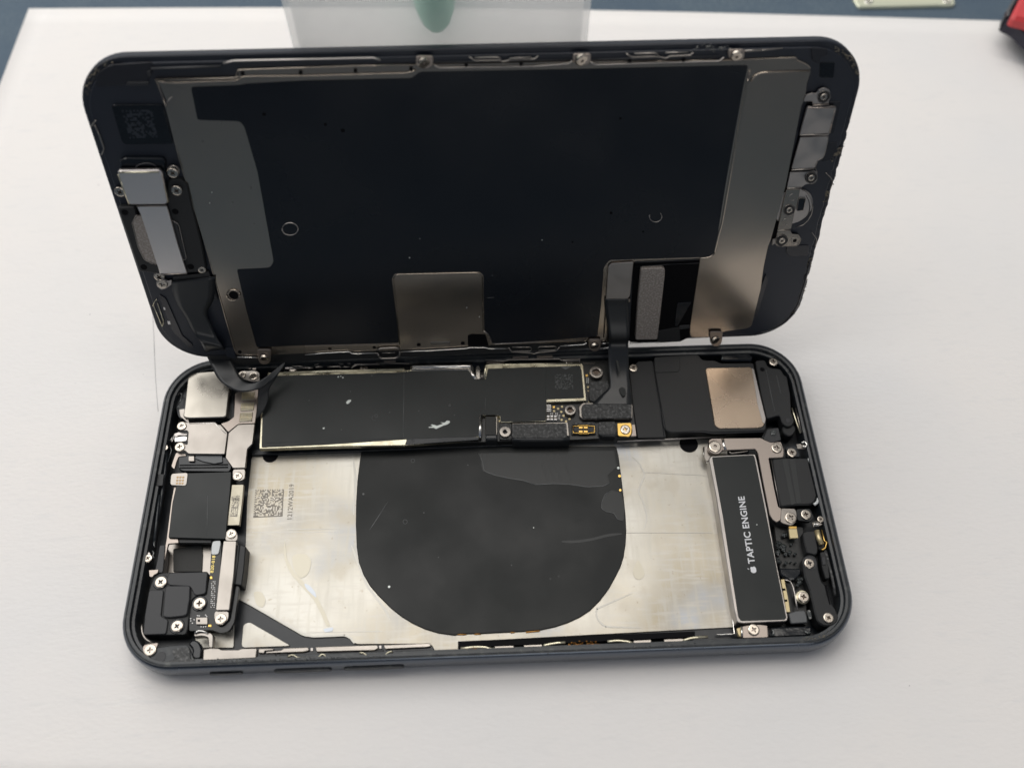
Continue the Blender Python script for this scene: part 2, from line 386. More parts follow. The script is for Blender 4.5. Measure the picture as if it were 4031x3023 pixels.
# --- screws: one mesh per kind, copied for every screw
def screw_mesh(kind):
    me = bpy.data.meshes.new('screw'); bm = bmesh.new(); R = 1.0; n = 36
    def ring(r, z): return [bm.verts.new((r * math.cos(2 * math.pi * i / n), r * math.sin(2 * math.pi * i / n), z)) for i in range(n)]
    r0 = ring(1.0, -.5); r1 = ring(1.0, -.08); r2 = ring(.93, 0.0); r3 = ring(.78, 0.03)
    for a, b_ in ((r0, r1), (r1, r2), (r2, r3)):
        for i in range(n): bm.faces.new((a[i], a[(i + 1) % n], b_[(i + 1) % n], b_[i]))
    if kind == 'cross':
        w_, l_ = .13, .52; cr = []
        for k in range(4):
            a = k * math.pi / 2; ca, sa = math.cos(a), math.sin(a)
            for (x, y) in ((l_ * .92, -w_ * .8), (l_, 0), (l_ * .92, w_ * .8), (w_ * 1.25, w_ * 1.25)): cr.append((x * ca - y * sa, x * sa + y * ca))
    else: cr = [(.30 * math.cos(2 * math.pi * k / 6) , .30 * math.sin(2 * math.pi * k / 6)) for k in range(6)]
    t = [bm.verts.new((x, y, 0.03)) for x, y in cr]; bt = [bm.verts.new((x * .75, y * .75, -0.3)) for x, y in cr]
    k = len(t); el = []
    for i in range(k):
        bm.faces.new((t[i], t[(i + 1) % k], bt[(i + 1) % k], bt[i])).material_index = 1
    bm.faces.new(bt).material_index = 1
    es = [bm.edges.get((r3[i], r3[(i + 1) % n])) for i in range(n)] + [bm.edges.get((t[i], t[(i + 1) % k])) for i in range(k)]
    bmesh.ops.triangle_fill(bm, edges=es, use_beauty=True)
    bmesh.ops.recalc_face_normals(bm, faces=bm.faces)
    bm.to_mesh(me); bm.free(); me.materials.append(MATS['screw_steel']); me.materials.append(MATS['screw_recess']); return me
SM = {'cross': screw_mesh('cross'), 'hex': screw_mesh('hex')}
proto = {}
def screw(fr, c, x, y, rad, top, parent, kind='cross', rose=False, ang=None, tilt=None):
    u = loc2(fr, c, x, y, top); r = (loc2(fr, c, x + rad, y, top) - u).length
    mw = frame(fr) @ Matrix.Translation(Vector((u.x, u.y, top)) * S) @ Matrix.Rotation(random.uniform(0, 1.57) if ang is None else ang, 4, 'Z')
    if tilt: mw = mw @ Matrix.Rotation(tilt, 4, 'X')
    mw = mw @ Matrix.Diagonal((r * S, r * S, r * S, 1))
    if kind not in proto:
        o = bpy.data.objects.new('screw', SM[kind]); proto[kind] = o
    else: o = proto[kind].copy()
    return link(o, mw, parent)

# ---------------------------------------------------------------- the setting
def flat_quad(name, P, z, m_, th=0.0):
    v = [(*p, z) for p in P]; return v
o = mesh_obj('table', [(-900, -900, -ZT - .15), (900, -900, -ZT - .15), (900, 1100, -ZT - .15), (-900, 1100, -ZT - .15), (-900, -900, -30), (900, -900, -30), (900, 1100, -30), (-900, 1100, -30)],
             [(0, 1, 2, 3), (4, 5, 6, 7), (0, 1, 5, 4), (1, 2, 6, 5), (2, 3, 7, 6), (3, 0, 4, 7)], 'table_blue', None, Matrix.Translation((0, 0, ZT * S)))
o['kind'] = 'structure'
# a sheet of A4: slightly bowed along its far edge, very thin but with thickness
bl, br_, tr_, tl_ = Vector((-135.0, -18)), Vector((160, -33)), on_body(T, 2140, 225, -ZT), on_body(Q, 280, 90, -ZT)
nx, ny = 40, 30; vv = []; ff = []
for j in range(ny + 1):
    for i in range(nx + 1):
        a, b_ = i / nx, j / ny; p = bl.lerp(br_, a).lerp(tl_.lerp(tr_, a), b_)
        bow = 2.6 * math.sin(math.pi * a) * b_ ** 3
        z = .12 + .10 * math.sin(3 * a + 2) * b_ + .05 * math.sin(7 * a + 5 * b_)
        vv.append((p.x, p.y + bow, -ZT + z - .13))
for j in range(ny):
    for i in range(nx): q = j * (nx + 1) + i; ff.append([q, q + 1, q + nx + 2, q + nx + 1])
paper = mesh_obj('paper_sheet', vv, ff, 'paper', None, Matrix.Translation((0, 0, ZT * S)), smooth=True)
sd = paper.modifiers.new('thickness', 'SOLIDIFY'); sd.thickness = 0.0001; sd.offset = -1
paper['label'] = 'large plain white sheet of paper lying on the blue table under everything'; paper['category'] = 'paper'
wire('pencil_line', 'b', J, [(548, 1050), (556, 1180), (560, 1280), (566, 1400), (569, 1470)], -ZT + .14, .05, 'pencil', paper, flat=.2)
wire('pencil_line', 'b', A, [(369, 0), (375, 120), (385, 330), (400, 540), (409, 640)], -ZT + .14, .05, 'pencil', paper, flat=.2)

for (c_, x, y) in ((J, 162, 237), (J, 100, 1175), ((0, 1200, 3.318), 40, 370), ((0, 1200, 3.318), 1180, 125), ((0, 1200, 3.318), 985, 1020), ((3000, 2650, 2.1455), 1245, 102), ((0, 2650, 2.212), 1102, 690), ((0, 1200, 3.318), 1870, 905)):
    disc('speck', 'b', c_, x, y, 4, -ZT + .13, .03, 'pencil', paper, .005)
# ================================================================ the phone
phone = empty('smartphone', Matrix.Translation((0, .033, 0)), 'black smartphone opened for repair, its display folded up and its insides showing', 'phone')

# ---- housing: one swept profile round a rounded rectangle
OW, OH, OR_ = 138.4, 67.3, 10.6; cy0 = 33.2
def rr_path(d, n=14):
    w2, h2, r = OW / 2 - d, OH / 2 - d, max(OR_ - d, 1.0); out = []
    for k, (sx_, sy_) in enumerate(((1, 1), (-1, 1), (-1, -1), (1, -1))):
        for i in range(n + 1):
            a = math.pi / 2 * (k + i / n); out.append((sx_ * (w2 - r) + r * math.cos(a), cy0 + sy_ * (h2 - r) + r * math.sin(a)))
    return out
prof = [(3.2, -ZT + .05), (1.9, -ZT + .05), (1.0, -ZT + .42), (.38, -ZT + 1.1), (.08, -ZT + 1.9), (0, -ZT + 2.8), (0, -2.9), (.03, -2.0), (.10, -1.3), (.24, -.65), (.45, -.22), (.70, 0)]
prof2 = [(.70, 0), (.88, 0.02), (1.02, -.12), (1.18, -.10), (1.62, -.16), (1.70, -.45), (1.76, -1.05), (2.25, -1.15), (2.35, -1.4), (2.40, -5.15)]
def sweep(name, prof, m_, parent, rings_close=False):
    v = []; f = []; P0 = rr_path(0); n = len(P0)
    for d, z in prof: v += [(x, y - cy0, z) for x, y in rr_path(d)]
    for k in range(len(prof) - 1):
        for i in range(n): j = (i + 1) % n; f.append([k * n + i, k * n + j, (k + 1) * n + j, (k + 1) * n + i])
    return v, f, n
v, f, n = sweep('', prof, '', None)
housing = mesh_obj('housing', v, f, 'anodised', phone, Matrix.Translation(Vector((0, cy0, ZT)) * S), smooth=True)
v, f, n = sweep('', prof2, '', None)
mesh_obj('inner_rim', v, f, 'rim_paint', housing, Matrix.Translation(Vector((0, cy0, ZT)) * S), smooth=False)
slab('cavity_floor', 'b', [Vector(p) for p in rr_path(2.2)], -5.1, .9, 'cavity_black', housing, 0, .02)
slab('back_glass', 'b', [Vector(p) for p in rr_path(1.8)], -ZT + .25, .2, 'gloss_black', housing, 0, .02)
# side buttons on the near wall
def side_button(name, x0, x1, zc, hh, m_):
    p0 = ray(W2, x0, 620); a = CC + p0 * ((-.38 - CC.y) / p0.y); p1 = ray(W2, x1, 600); b_ = CC + p1 * ((-.38 - CC.y) / p1.y)
    xa, xb = a.x, b_.x; v = []; n = 8; P = []
    for k, (sx_, sz) in enumerate(((1, 1), (-1, 1), (-1, -1), (1, -1))):
        for i in range(n + 1):
            t = math.pi / 2 * (k + i / n); P.append(((xa + xb) / 2 + sx_ * ((xb - xa) / 2 - hh) + hh * math.cos(t), zc + sz * 0 + hh * math.sin(t)))
    k = len(P); c = Vector(((xa + xb) / 2, 0, zc))
    def lay(y, s): return [((x - c.x) * (1 - s / (xb - xa)), y, (z - c.z) * (1 - s / hh)) for x, z in P]
    v = lay(-.36, 0) + lay(-.62, 0) + lay(-.72, .08); f = []
    for q in range(2):
        for i in range(k): j = (i + 1) % k; f.append([q * k + i, q * k + j, (q + 1) * k + j, (q + 1) * k + i])
    f.append(list(range(2 * k, 3 * k)))
    return mesh_obj(name, v, f, m_, housing, Matrix.Translation((c + Vector((0, 0, ZT))) * S), smooth=False)
side_button('mute_switch', 780, 1030, -3.1, .62, 'gloss_black')
side_button('volume_button', 1305, 1750, -3.0, .80, 'rim_paint')
side_button('volume_button', 1858, 2320, -3.0, .80, 'rim_paint')

# ---- floor of the cavity
backplate = plate('back_shield_plate', 'b', G, [(150, 160), (200, 135), (870, 115), (1500, 95), (2500, 60), (3100, 40), (3320, 60), (3420, 400), (3500, 900), (3560, 1260), (1510, 1370), (1500, 1440), (1350, 1440), (1325, 1382), (820, 1384), (770, 1325), (500, 1340), (90, 1105), (52, 1090), (60, 1000), (110, 740), (120, 450)],
                  -4.75, .3, 'backplate', phone, r=1.0)
plate('shield_foil', 'b', W2, [(1005, 400), (1020, 215), (1070, 195), (1400, 385)], -4.75, .3, 'backplate', backplate, r=.8)
plate('shield_foil', 'b', W2, [(640, 400), (640, 300), (940, 255), (948, 150), (945, 400)], -4.75, .3, 'backplate', backplate, r=.4)
plate('shield_foil', 'b', Bc, [(510, 130), (440, 440), (430, 700), (860, 700), (860, 380), (980, 200), (600, 130)], -4.6, .3, 'steel', backplate, r=.4)
# embossed lines in the foil
zem = -4.744
for l_ in ([(150, 655), (690, 652)], [(802, 740), (830, 815), (900, 1000), (1028, 1165), (1052, 1225)], [(1005, 1300), (500, 1310)],
           [(810, 150), (830, 300), (815, 540)], [(718, 633), (380, 636)],
           [(90, 1100), (300, 1210), (520, 1335), (760, 1325), (800, 1345), (820, 1380)]):
    zem += .005; flat_line('embossed_line', 'b', G, l_, zem, .42, 'emboss', backplate, 1.6)
for l_ in ([(1290, 80), (1340, 130), (1380, 210), (1350, 270), (1330, 320), (1370, 400), (1395, 500), (1370, 580)],
           [(1290, 1020), (1040, 1130), (1050, 1200), (1100, 1250), (1350, 1258)], [(1380, 190), (1840, 215)], [(1250, 605), (1840, 605)]):
    zem += .005; flat_line('embossed_line', 'b', H, l_, zem, .30, 'emboss', backplate, 1.2)
code_patch('data_matrix', 'b', G, [(175, 378), (362, 374), (352, 552), (160, 560)], 24, -4.75, 'etched_grey', backplate, 3, .52)
pad_l = [(870, 100), (855, 200), (840, 320), (832, 450), (830, 600), (836, 750), (850, 850), (880, 930), (920, 1000), (975, 1065), (1060, 1150), (1130, 1205), (1200, 1248), (1280, 1285), (1370, 1312), (1480, 1327)]
pad_r = [(H, 100, 1300), (H, 250, 1298), (H, 400, 1290), (H, 550, 1283), (H, 650, 1275), (H, 760, 1252), (H, 850, 1222), (H, 930, 1185), (H, 1000, 1140), (H, 1070, 1070), (H, 1130, 990), (H, 1180, 900), (H, 1210, 840), (H, 1232, 770), (H, 1246, 680), (H, 1250, 590), (H, 1245, 480), (H, 1232, 360), (H, 1218, 240), (H, 1205, 140), (H, 1195, 70), (H, 1180, 10)]
coil = plate('charging_pad', 'b', G, pad_l + pad_r, -4.45, .3, 'coil_film', phone, r=.3, b=.12)
plate('film_layer', 'b', H, [(235, 60), (262, 120), (270, 180), (340, 208), (450, 232), (540, 245), (620, 275), (750, 268), (860, 268), (980, 290), (1090, 285), (1135, 260), (1120, 210), (1160, 175), (1185, 150), (1165, 40)], -4.42, .03, 'film_layer', coil, r=.25, b=.01)
for l_ in ([(235, 60), (262, 120), (270, 180), (340, 208), (450, 232), (540, 245), (620, 275)], [(620, 275), (750, 268), (860, 272), (980, 290), (1090, 285), (1135, 262)]):
    wire('film_edge', 'b', H, l_, -4.40, .10, 'scuff_grey', coil, flat=.25, r2=.5)
for x in (280, 690, 735, 780, 850):
    flat_line('film_crease', 'b', H, [(x, 62), (x - 15, 120), (x - (8 if x < 600 else -20), 185 if x < 600 else 240)], -4.385, .9 if x < 800 else .5, 'film_pale', coil, 1.0)
plate('film_tear', 'b', H, [(1215, 330), (1150, 310), (1100, 345), (1080, 400), (1078, 440), (1110, 460), (1165, 470), (1190, 510), (1232, 525), (1240, 430)], -4.42, .03, 'film_layer', coil, r=.35, b=.03)
wire('film_edge', 'b', H, [(1150, 312), (1105, 340), (1082, 395), (1080, 438), (1110, 460), (1165, 472), (1190, 512), (1228, 524)], -4.39, .07, 'scuff_grey', coil, flat=.5)
flat_line('scratch', 'b', H, [(805, 666), (900, 668), (1020, 650), (1120, 622), (1218, 612)], -4.44, .55, 'film_pale', coil, 1.5)
wire('scratch', 'b', G, [(920, 640), (960, 580), (1040, 455)], -4.44, .07, 'scuff_grey', coil, flat=.15, r2=1.5)
for (x, y, s_) in ((1195, 160, 12), (1203, 215, 13), (1208, 312, 11)):
    disc('copper_spot', 'b', H, x, y, s_ * .8, -4.38, .08, 'scuff' if y == 160 else 'gold', coil, .02)
for (c_, x, y, s_, mm) in ((G, 1048, 1010, 8, 'scuff'), (G, 880, 405, 7, 'scuff_grey'), (G, 1275, 527, 4, 'scuff_grey'), (H, 612, 570, 4, 'scuff'), (H, 480, 123, 3, 'scuff'), (H, 785, 905, 9, 'film_black'), (H, 728, 923, 9, 'film_black'), (H, 460, 828, 4, 'scuff_grey'), (H, 160, 140, 4, 'scuff_grey'), (G, 1370, 818, 3, 'scuff_grey')):
    disc('speck', 'b', c_, x, y, s_, -4.43, .03, mm, coil, .01)
def ring(name, fr, c, x, y, rad, z, r, m_, parent, a0=0, a1=360, sy=1.0):
    return wire(name, fr, c, [(x + rad * math.cos(math.radians(a)), y + rad * sy * math.sin(math.radians(a))) for a in range(a0, a1 + 1, 20)], z, r, m_, parent, flat=.5)
ring('speck', 'b', G, 1153, 586, 14, -4.44, .05, 'scuff_grey', coil); ring('speck', 'b', G, 1203, 188, 12, -4.44, .05, 'scuff_grey', coil)
for l_ in ([(50, 1303), (150, 1303)], [(205, 1301), (250, 1299)], [(455, 1291), (482, 1288)], [(560, 1288), (655, 1279)]):
    wire('corrosion_spot', 'b', H, l_, -4.62, .14, 'rust', coil, flat=.6)

zst = -4.70
for (c_, l_, mm) in ((G, [(365, 690), (380, 830), (430, 915), (520, 1010), (580, 1080), (630, 1180), (665, 1265), (640, 1270), (600, 1180), (555, 1090), (480, 1010), (400, 920), (362, 830)], 'stain_tan'),
        (G, [(410, 800), (500, 790), (545, 840), (520, 930), (470, 960), (425, 900)], 'stain_tan'), (G, [(160, 1040), (215, 1040), (245, 1095), (225, 1150), (180, 1130)], 'stain_tan'),
        (G, [(490, 985), (530, 1000), (570, 1050), (575, 1085), (545, 1060), (505, 1020)], 'stain_blue'), (G, [(615, 1285), (685, 1272), (680, 1300), (630, 1308)], 'stain_blue'),
        (H, [(1290, 870), (1330, 780), (1365, 850), (1380, 900), (1340, 930), (1310, 920)], 'stain_tan')):
    zst += .006; plate('stain', 'b', c_, l_, zst, .012, mm, backplate, r=1.2, b=.005)
# black half-round openings at the upper edge of the plate
disc('magnet_hole', 'b', A, 1455, 1045, 72, -4.55, .2, 'hole_black', backplate)
disc('magnet_hole', 'b', E_, 585, 1235, 100, -4.55, .2, 'hole_black', backplate)

# ---- text helper
def text(name, s, fr, c, p0, p1, hpx, z, m_, parent, bold=.0):
    """p0, p1: photo points where the baseline starts and ends; hpx: cap height in photo px as an (x, y) offset"""
    cu = bpy.data.curves.new(name, 'FONT'); cu.body = s; cu.size = 1; cu.extrude = 0.004; cu.offset = bold; cu.space_character = 1.06
    o = bpy.data.objects.new('tmp', cu); C.objects.link(o); dg = bpy.context.evaluated_depsgraph_get(); dg.update()
    me = bpy.data.meshes.new_from_object(o.evaluated_get(dg)); bpy.data.objects.remove(o); bpy.data.curves.remove(cu)
    a, b_ = loc2(fr, c, *p0, z), loc2(fr, c, *p1, z); hv = loc2(fr, c, p0[0] + hpx[0], p0[1] + hpx[1], z) - a
    xs = [q.co.x for q in me.vertices]; ys = [q.co.y for q in me.vertices]; x0, x1, y0, y1 = min(xs), max(xs), min(ys), max(ys)
    ex = (b_ - a); ey = hv; zs = max(abs(q.co.z) for q in me.vertices) or 1
    for q in me.vertices:
        t, u = (q.co.x - x0) / (x1 - x0), (q.co.y - y0) / (y1 - y0); p = ex * t + ey * u
        q.co = Vector((p.x, p.y, 0.02 * q.co.z / zs + .01)) * S
    me.materials.clear(); me.materials.append(MATS[m_]); me.name = name
    o = bpy.data.objects.new(name, me)
    return link(o, frame(fr) @ Matrix.Translation(Vector((a.x, a.y, z)) * S), parent)
text('serial_print', '1212WA2019', 'b', G, (414, 568), (428, 340), (-32, 2), -4.75, 'etched_grey', backplate, .012)

# ---- left column ------------------------------------------------
camm = plate('camera_module', 'b', A, [(692, 282), (940, 262), (1088, 262), (1068, 470), (1045, 692), (690, 702), (640, 690), (655, 600), (675, 420)], -1.0, 3.4, 'steel_scratched', phone, r=.9, b=.18)
plate('camera_flange', 'b', A, [(603, 620), (660, 612), (660, 660), (690, 700), (700, 760), (640, 705), (615, 690)], -1.7, .4, 'steel', camm, r=.3)
wire('edge_lip', 'b', A, [(600, 372), (632, 370), (640, 345), (715, 290), (750, 262)], -1.5, .12, 'chrome', camm)
wire('edge_lip', 'b', A, [(800, 252), (860, 240), (915, 236)], -1.5, .10, 'chrome', camm)
plate('well_wall', 'b', A, [(590, 330), (700, 255), (1110, 235), (1120, 700), (960, 740), (700, 735), (600, 700), (560, 560)], -2.6, 2.4, 'cavity_black', camm, r=.8)
br1 = plate('camera_bracket', 'b', A, [(692, 742), (945, 737), (965, 762), (992, 762), (1056, 838), (1030, 1037), (690, 1034), (655, 1000), (620, 1015), (600, 965), (650, 935), (680, 950), (690, 830), (672, 815), (640, 820), (600, 800), (600, 750), (650, 735)], -1.25, .35, 'steel', phone, r=.35, b=.10)
screw('b', A, 628, 772, 43, -1.0, br1); screw('b', A, 610, 968, 46, -1.0, br1)
wire('bend_line', 'b', A, [(700, 752), (940, 748), (962, 776), (1040, 845)], -1.22, .06, 'chrome', br1, flat=.4)
plate('ground_spring', 'b', A, [(560, 882), (660, 866), (682, 876), (672, 915), (560, 924)], -1.3, .25, 'chrome', br1, r=.3, b=.1)
plate('spring_arm', 'b', A, [(520, 905), (560, 845), (600, 830), (680, 845), (680, 862), (600, 862), (560, 890), (540, 925)], -2.0, .25, 'nickel_dark', br1, r=.2)
plate('spring_arm', 'b', A, [(575, 1022), (660, 1030), (675, 1052), (600, 1060), (580, 1110), (560, 1180), (530, 1150), (550, 1090)], -2.0, .3, 'nickel_rose', br1, r=.3)
# board cowling
cow = plate('connector_cover', 'b', A, [(1125, 470), (1160, 455), (1345, 432), (1328, 640), (1312, 750), (1155, 757), (1062, 832), (990, 752), (1060, 730), (1115, 690), (1122, 560)], -1.45, .35, 'nickel_rose', phone, r=.3, b=.08)
plate('cover_lower', 'b', A, [(1155, 760), (1312, 753), (1290, 940), (1242, 985), (1222, 1165), (1105, 1168), (1036, 1070), (1064, 838)], -1.15, .5, 'steel', cow, r=.3, b=.12)
plate('screw_ear', 'b', A, [(1104, 1176), (1222, 1172), (1216, 1270), (1160, 1290), (1104, 1275)], -1.55, .3, 'steel', cow, r=.7)
screw('b', A, 1150, 1240, 42, -1.35, cow, rose=True)
for (x0, y0, x1, y1) in ((1185, 460, 1312, 535), (1176, 560, 1305, 635), (1165, 652, 1290, 735)):
    g = plate('spring_contact', 'b', A, [(x0 + 6, y0), (x1, y0 - 12), (x1 - 8, y1 - 8), (x0, y1)], -1.3, .3, 'label_tan', cow, r=.1)
    for k in range(9):
        x = x0 + 10 + (x1 - x0 - 18) * k / 8
        wire('contact_rib', 'b', A, [(x + 3, y0 + 4), (x - 3, y1 - 10)], -1.28, .07, 'gold_dull', g)
ear = plate('cowl_ear', 'b', A, [(1180, 258), (1255, 262), (1300, 255), (1355, 275), (1358, 358), (1270, 360), (1215, 340), (1170, 320)], -1.5, .3, 'steel', phone, r=.6)
screw('b', A, 1195, 290, 34, -1.3, ear); screw('b', A, 1296, 308, 40, -1.25, ear)
plate('ground_clip', 'b', A, [(1255, 222), (1320, 210), (1322, 248), (1290, 250), (1285, 235), (1255, 245)], -1.2, .4, 'nickel_rose', ear, r=.15)
# black housing under the bracket
lens = plate('flash_module', 'b', A, [(600, 1060), (690, 1045), (1030, 1045), (1095, 1155), (1075, 1200), (640, 1195), (595, 1170)], -2.2, 2.4, 'gloss_black', phone, r=.5, b=.1)
plate('flash_flex', 'b', A, [(760, 1045), (1005, 1045), (1010, 1110), (930, 1125), (830, 1105), (750, 1075)], -1.9, .15, 'grey_tape', lens, r=.2)
box('flash_chip', 'b', A, 692, 1055, 745, 1102, -1.7, .5, 'steel', lens, .1)
for y in (1140, 1165): wire('ridge', 'b', A, [(610, y), (1060, y - 6)], -2.15, .14, 'plastic_black', lens)
# taped module and its gold pads
tap = plate('taped_module', 'b', A, [(588, 1215), (1092, 1200), (1085, 1330), (Bc, 1000, 50), (Bc, 968, 380), (Bc, 470, 366), (Bc, 505, 60), (575, 1340)], -1.5, 3.0, 'film_black', phone, r=.3, b=.1)
plate('silver_frame', 'b', A, [(560, 1325), (600, 1330), (Bc, 520, 60), (Bc, 480, 375), (Bc, 555, 378), (Bc, 560, 412), (Bc, 470, 420), (Bc, 440, 560), (Bc, 425, 560), (Bc, 455, 375), (Bc, 495, 60)], -2.0, .5, 'nickel_rose', tap, r=.2)
pg = plate('contact_pad', 'b', A, [(530, 1218), (688, 1208), (672, 1332), (520, 1326)], -1.35, .3, 'steel', tap, r=.6)
for i in range(3):
    for j in range(3): disc('gold_contact', 'b', A, 590 + i * 26 - j * 3, 1252 + j * 28, 11, -1.32, .05, 'contact_tan', pg, .02)
plate('module_lip', 'b', Bc, [(562, 378), (850, 380), (842, 412), (565, 412)], -2.1, 1, 'plastic_black', tap, r=.1)
wire('tape_seam', 'b', Bc, [(812, 0), (805, 350)], -1.5, .04, 'scuff_grey', tap, flat=.3)
plate('fabric_patch', 'b', Bc, [(512, 465), (762, 424), (768, 520), (760, 662), (512, 662)], -4.3, .3, 'fabric_patch', phone, r=.2)
lab = plate('metal_label', 'b', A, [(1097, 1322), (1206, 1320), (1196, 1450), (Bc, 1088, 258), (Bc, 980, 260), (Bc, 1012, 0)], -1.9, .8, 'label_tan', phone, r=.15)
code_patch('data_matrix', 'b', Bc, [(1030, 25), (1090, 25), (1070, 185), (1006, 182)], 17, -1.9, 'etched_grey', lab, 5, .55)
code_patch('data_matrix', 'b', A, [(1095, 1425), (1170, 1418), (1166, 1470), (1092, 1470)], 10, -1.9, 'etched_grey', lab, 6, .55, False)
# long bracket
lb = plate('long_bracket', 'b', Bc, [(948, 392), (1065, 394), (1040, 700), (1002, 998), (880, 1000), (905, 750)], -1.2, .8, 'steel', phone, r=.3, b=.14)
plate('screw_ear', 'b', Bc, [(960, 395), (968, 320), (1010, 285), (1060, 300), (1075, 350), (1068, 396)], -1.6, .3, 'steel', lb, r=.8)
plate('screw_ear', 'b', Bc, [(872, 1003), (1000, 1003), (990, 1080), (950, 1125), (890, 1120), (868, 1070)], -1.7, .3, 'steel', lb, r=.8)
screw('b', Bc, 1018, 333, 41, -1.35, lb); screw('b', Bc, 925, 1075, 50, -1.45, lb)
plate('black_clip', 'b', Bc, [(1072, 422), (1145, 440), (1128, 640), (1108, 782), (1030, 770), (1050, 600)], -1.6, 3.2, 'plastic_black', phone, r=.3, b=.15)
wire('side_rib', 'b', Bc, [(1090, 430), (1070, 600), (1048, 770)], -1.55, .14, 'plastic_black', phone)
fx = plate('flex_circuit', 'b', Bc, [(848, 392), (935, 405), (925, 640), (890, 1000), (870, 1090), (930, 1150), (1010, 1090), (1060, 780), (1090, 790), (1045, 1100), (1000, 1180), (930, 1200), (850, 1170), (650, 1180), (655, 1010), (690, 880), (800, 870), (830, 700)], -2.2, .6, 'pcb', phone, r=.5)
plate('grey_pad', 'b', Bc, [(858, 396), (922, 390), (925, 420), (906, 512), (842, 514), (848, 440)], -1.95, .25, 'white_tape', fx, r=.5)
text('board_number', '820-018', 'b', Bc, (862, 672), (880, 522), (-27, 0), -2.17, 'print_gold', fx, .01)
box('gold_contact', 'b', Bc, 832, 702, 853, 726, -2.1, .1, 'gold', fx)
rnd = random.Random(4)
for k in range(42):
    x = 845 + (k % 3) * 14 + rnd.uniform(-2, 2) - (k // 3) * .6; y = 745 + (k // 3) * 17
    box('solder_ball', 'b', Bc, x, y, x + 7, y + 8, -2.08, .12, 'solder' if k % 4 else 'ceramic', fx, .03, .02)
ch = box('sensor_chip', 'b', Bc, 712, 1060, 810, 1120, -1.8, .4, 'steel', fx, .1)
box('port_hole', 'b', Bc, 724, 1076, 747, 1100, -1.78, .1, 'hole_black', ch, .05)
box('gold_contact', 'b', Bc, 816, 1122, 846, 1142, -2.1, .12, 'gold', fx)
for (x, y) in ((660, 1065), (662, 1085), (675, 1105), (690, 1075), (720, 1040), (735, 1042), (790, 1035), (800, 1048), (750, 1137), (770, 1138), (790, 1136)):
    box('solder_ball', 'b', Bc, x, y, x + 9, y + 8, -2.08, .12, 'solder', fx, .03, .02)
# black cover bottom left
cv = plate('plastic_cover', 'b', Bc, [(348, 688), (400, 672), (490, 668), (810, 660), (820, 690), (800, 862), (700, 880), (668, 920), (655, 1010), (640, 1160), (620, 1212), (248, 1218), (262, 1040), (300, 825), (330, 740)], -1.9, 3.0, 'plastic_black', phone, r=.5, b=.15)
plate('raised_panel', 'b', Bc, [(480, 672), (812, 664), (795, 852), (700, 870), (660, 790), (470, 780), (455, 730)], -1.6, .5, 'plastic_grey', cv, r=.5, b=.12)
plate('raised_panel', 'b', Bc, [(455, 785), (660, 782), (655, 900), (632, 1035), (600, 1048), (470, 1062), (420, 1055), (440, 820)], -1.3, .8, 'plastic_grey', cv, r=.5, b=.15)
plate('raised_panel', 'b', Bc, [(302, 822), (430, 820), (405, 1050), (470, 1080), (450, 1205), (250, 1212), (265, 1040)], -1.6, .5, 'plastic_grey', cv, r=.5, b=.12)
for (x, y, r_) in ((403, 752, 50), (740, 938, 52), (545, 1136, 50)):
    disc('screw_recess', 'b', Bc, x, y, r_ + 16, -1.75 if x != 740 else -2.0, .3, 'gloss_black', cv, .1); screw('b', Bc, x, y, r_, -1.45, cv)
cs = plate('corner_clip', 'b', Bc, [(250, 1300), (330, 1285), (385, 1280), (372, 1312), (340, 1380), (290, 1395), (245, 1360)], -.9, .4, 'nickel_rose', phone, r=.6)
screw('b', Bc, 310, 1345, 52, -.65, cs)
wire('clip_arm', 'b', Bc, [(240, 1120), (240, 1190), (270, 1250), (330, 1285)], -1.8, .22, 'steel', cs, r2=1)
plate('bracket_arm', 'b', Bc, [(692, 1200), (760, 1192), (840, 1192), (862, 1215), (858, 1325), (820, 1325), (815, 1235), (765, 1222), (692, 1230)], -1.6, 1.4, 'steel', phone, r=.3, b=.15)
wire('bracket_loop', 'b', Bc, [(700, 1200), (730, 1178), (770, 1180), (810, 1195)], -1.3, .18, 'chrome', phone)
gl = plate('rubber_seal', 'b', Bc, [(640, 1290), (680, 1250), (730, 1262), (765, 1320), (755, 1420), (700, 1425), (670, 1400), (685, 1340)], -1.3, 1.4, 'gloss_black', phone, r=.8, b=.3)
plate('foam_patch', 'b', Bc, [(430, 1480), (460, 1445), (530, 1420), (500, 1345), (560, 1320), (655, 1325), (660, 1420), (740, 1450), (700, 1490), (500, 1492)], -.8, .4, 'foam', phone, r=.4)
plate('corner_ledge', 'b', Bc, [(350, 1330), (480, 1310), (640, 1300), (700, 1440), (760, 1450), (740, 1475), (470, 1490), (330, 1440), (240, 1380)], -1.05, .6, 'rim_paint', phone, r=.6)
disc('magnet_hole', 'b', Bc, 405, 1405, 45, -1.0, .1, 'plastic_grey', phone)
wire('inner_rail', 'b', A, [(490, 1020), (470, 1230), (430, 1500), (400, 1659)], -2.2, .35, 'rim_paint', phone, r2=1)
wire('inner_rail', 'b', Bc, [(395, 0), (370, 200), (345, 430)], -1.8, .3, 'rim_paint', phone, r2=1)
plate('rail_block', 'b', Bc, [(395, 435), (440, 432), (432, 560), (420, 670), (350, 672), (375, 560)], -1.7, 2.5, 'plastic_grey', phone, r=.2)
plate('rail_block', 'b', A, [(405, 1225), (465, 1220), (450, 1330), (388, 1330)], -.95, .3, 'plastic_black', phone, r=.2)
plate('side_clip', 'b', Bc, [(300, 648), (385, 642), (378, 672), (345, 690), (330, 710), (305, 705)], -1.4, .3, 'nickel_rose', phone, r=.15)
sidem = plate('side_mount', 'b', A, [(560, 420), (600, 425), (600, 480), (560, 500)], -1.6, .4, 'nickel_dark', phone, r=.2)
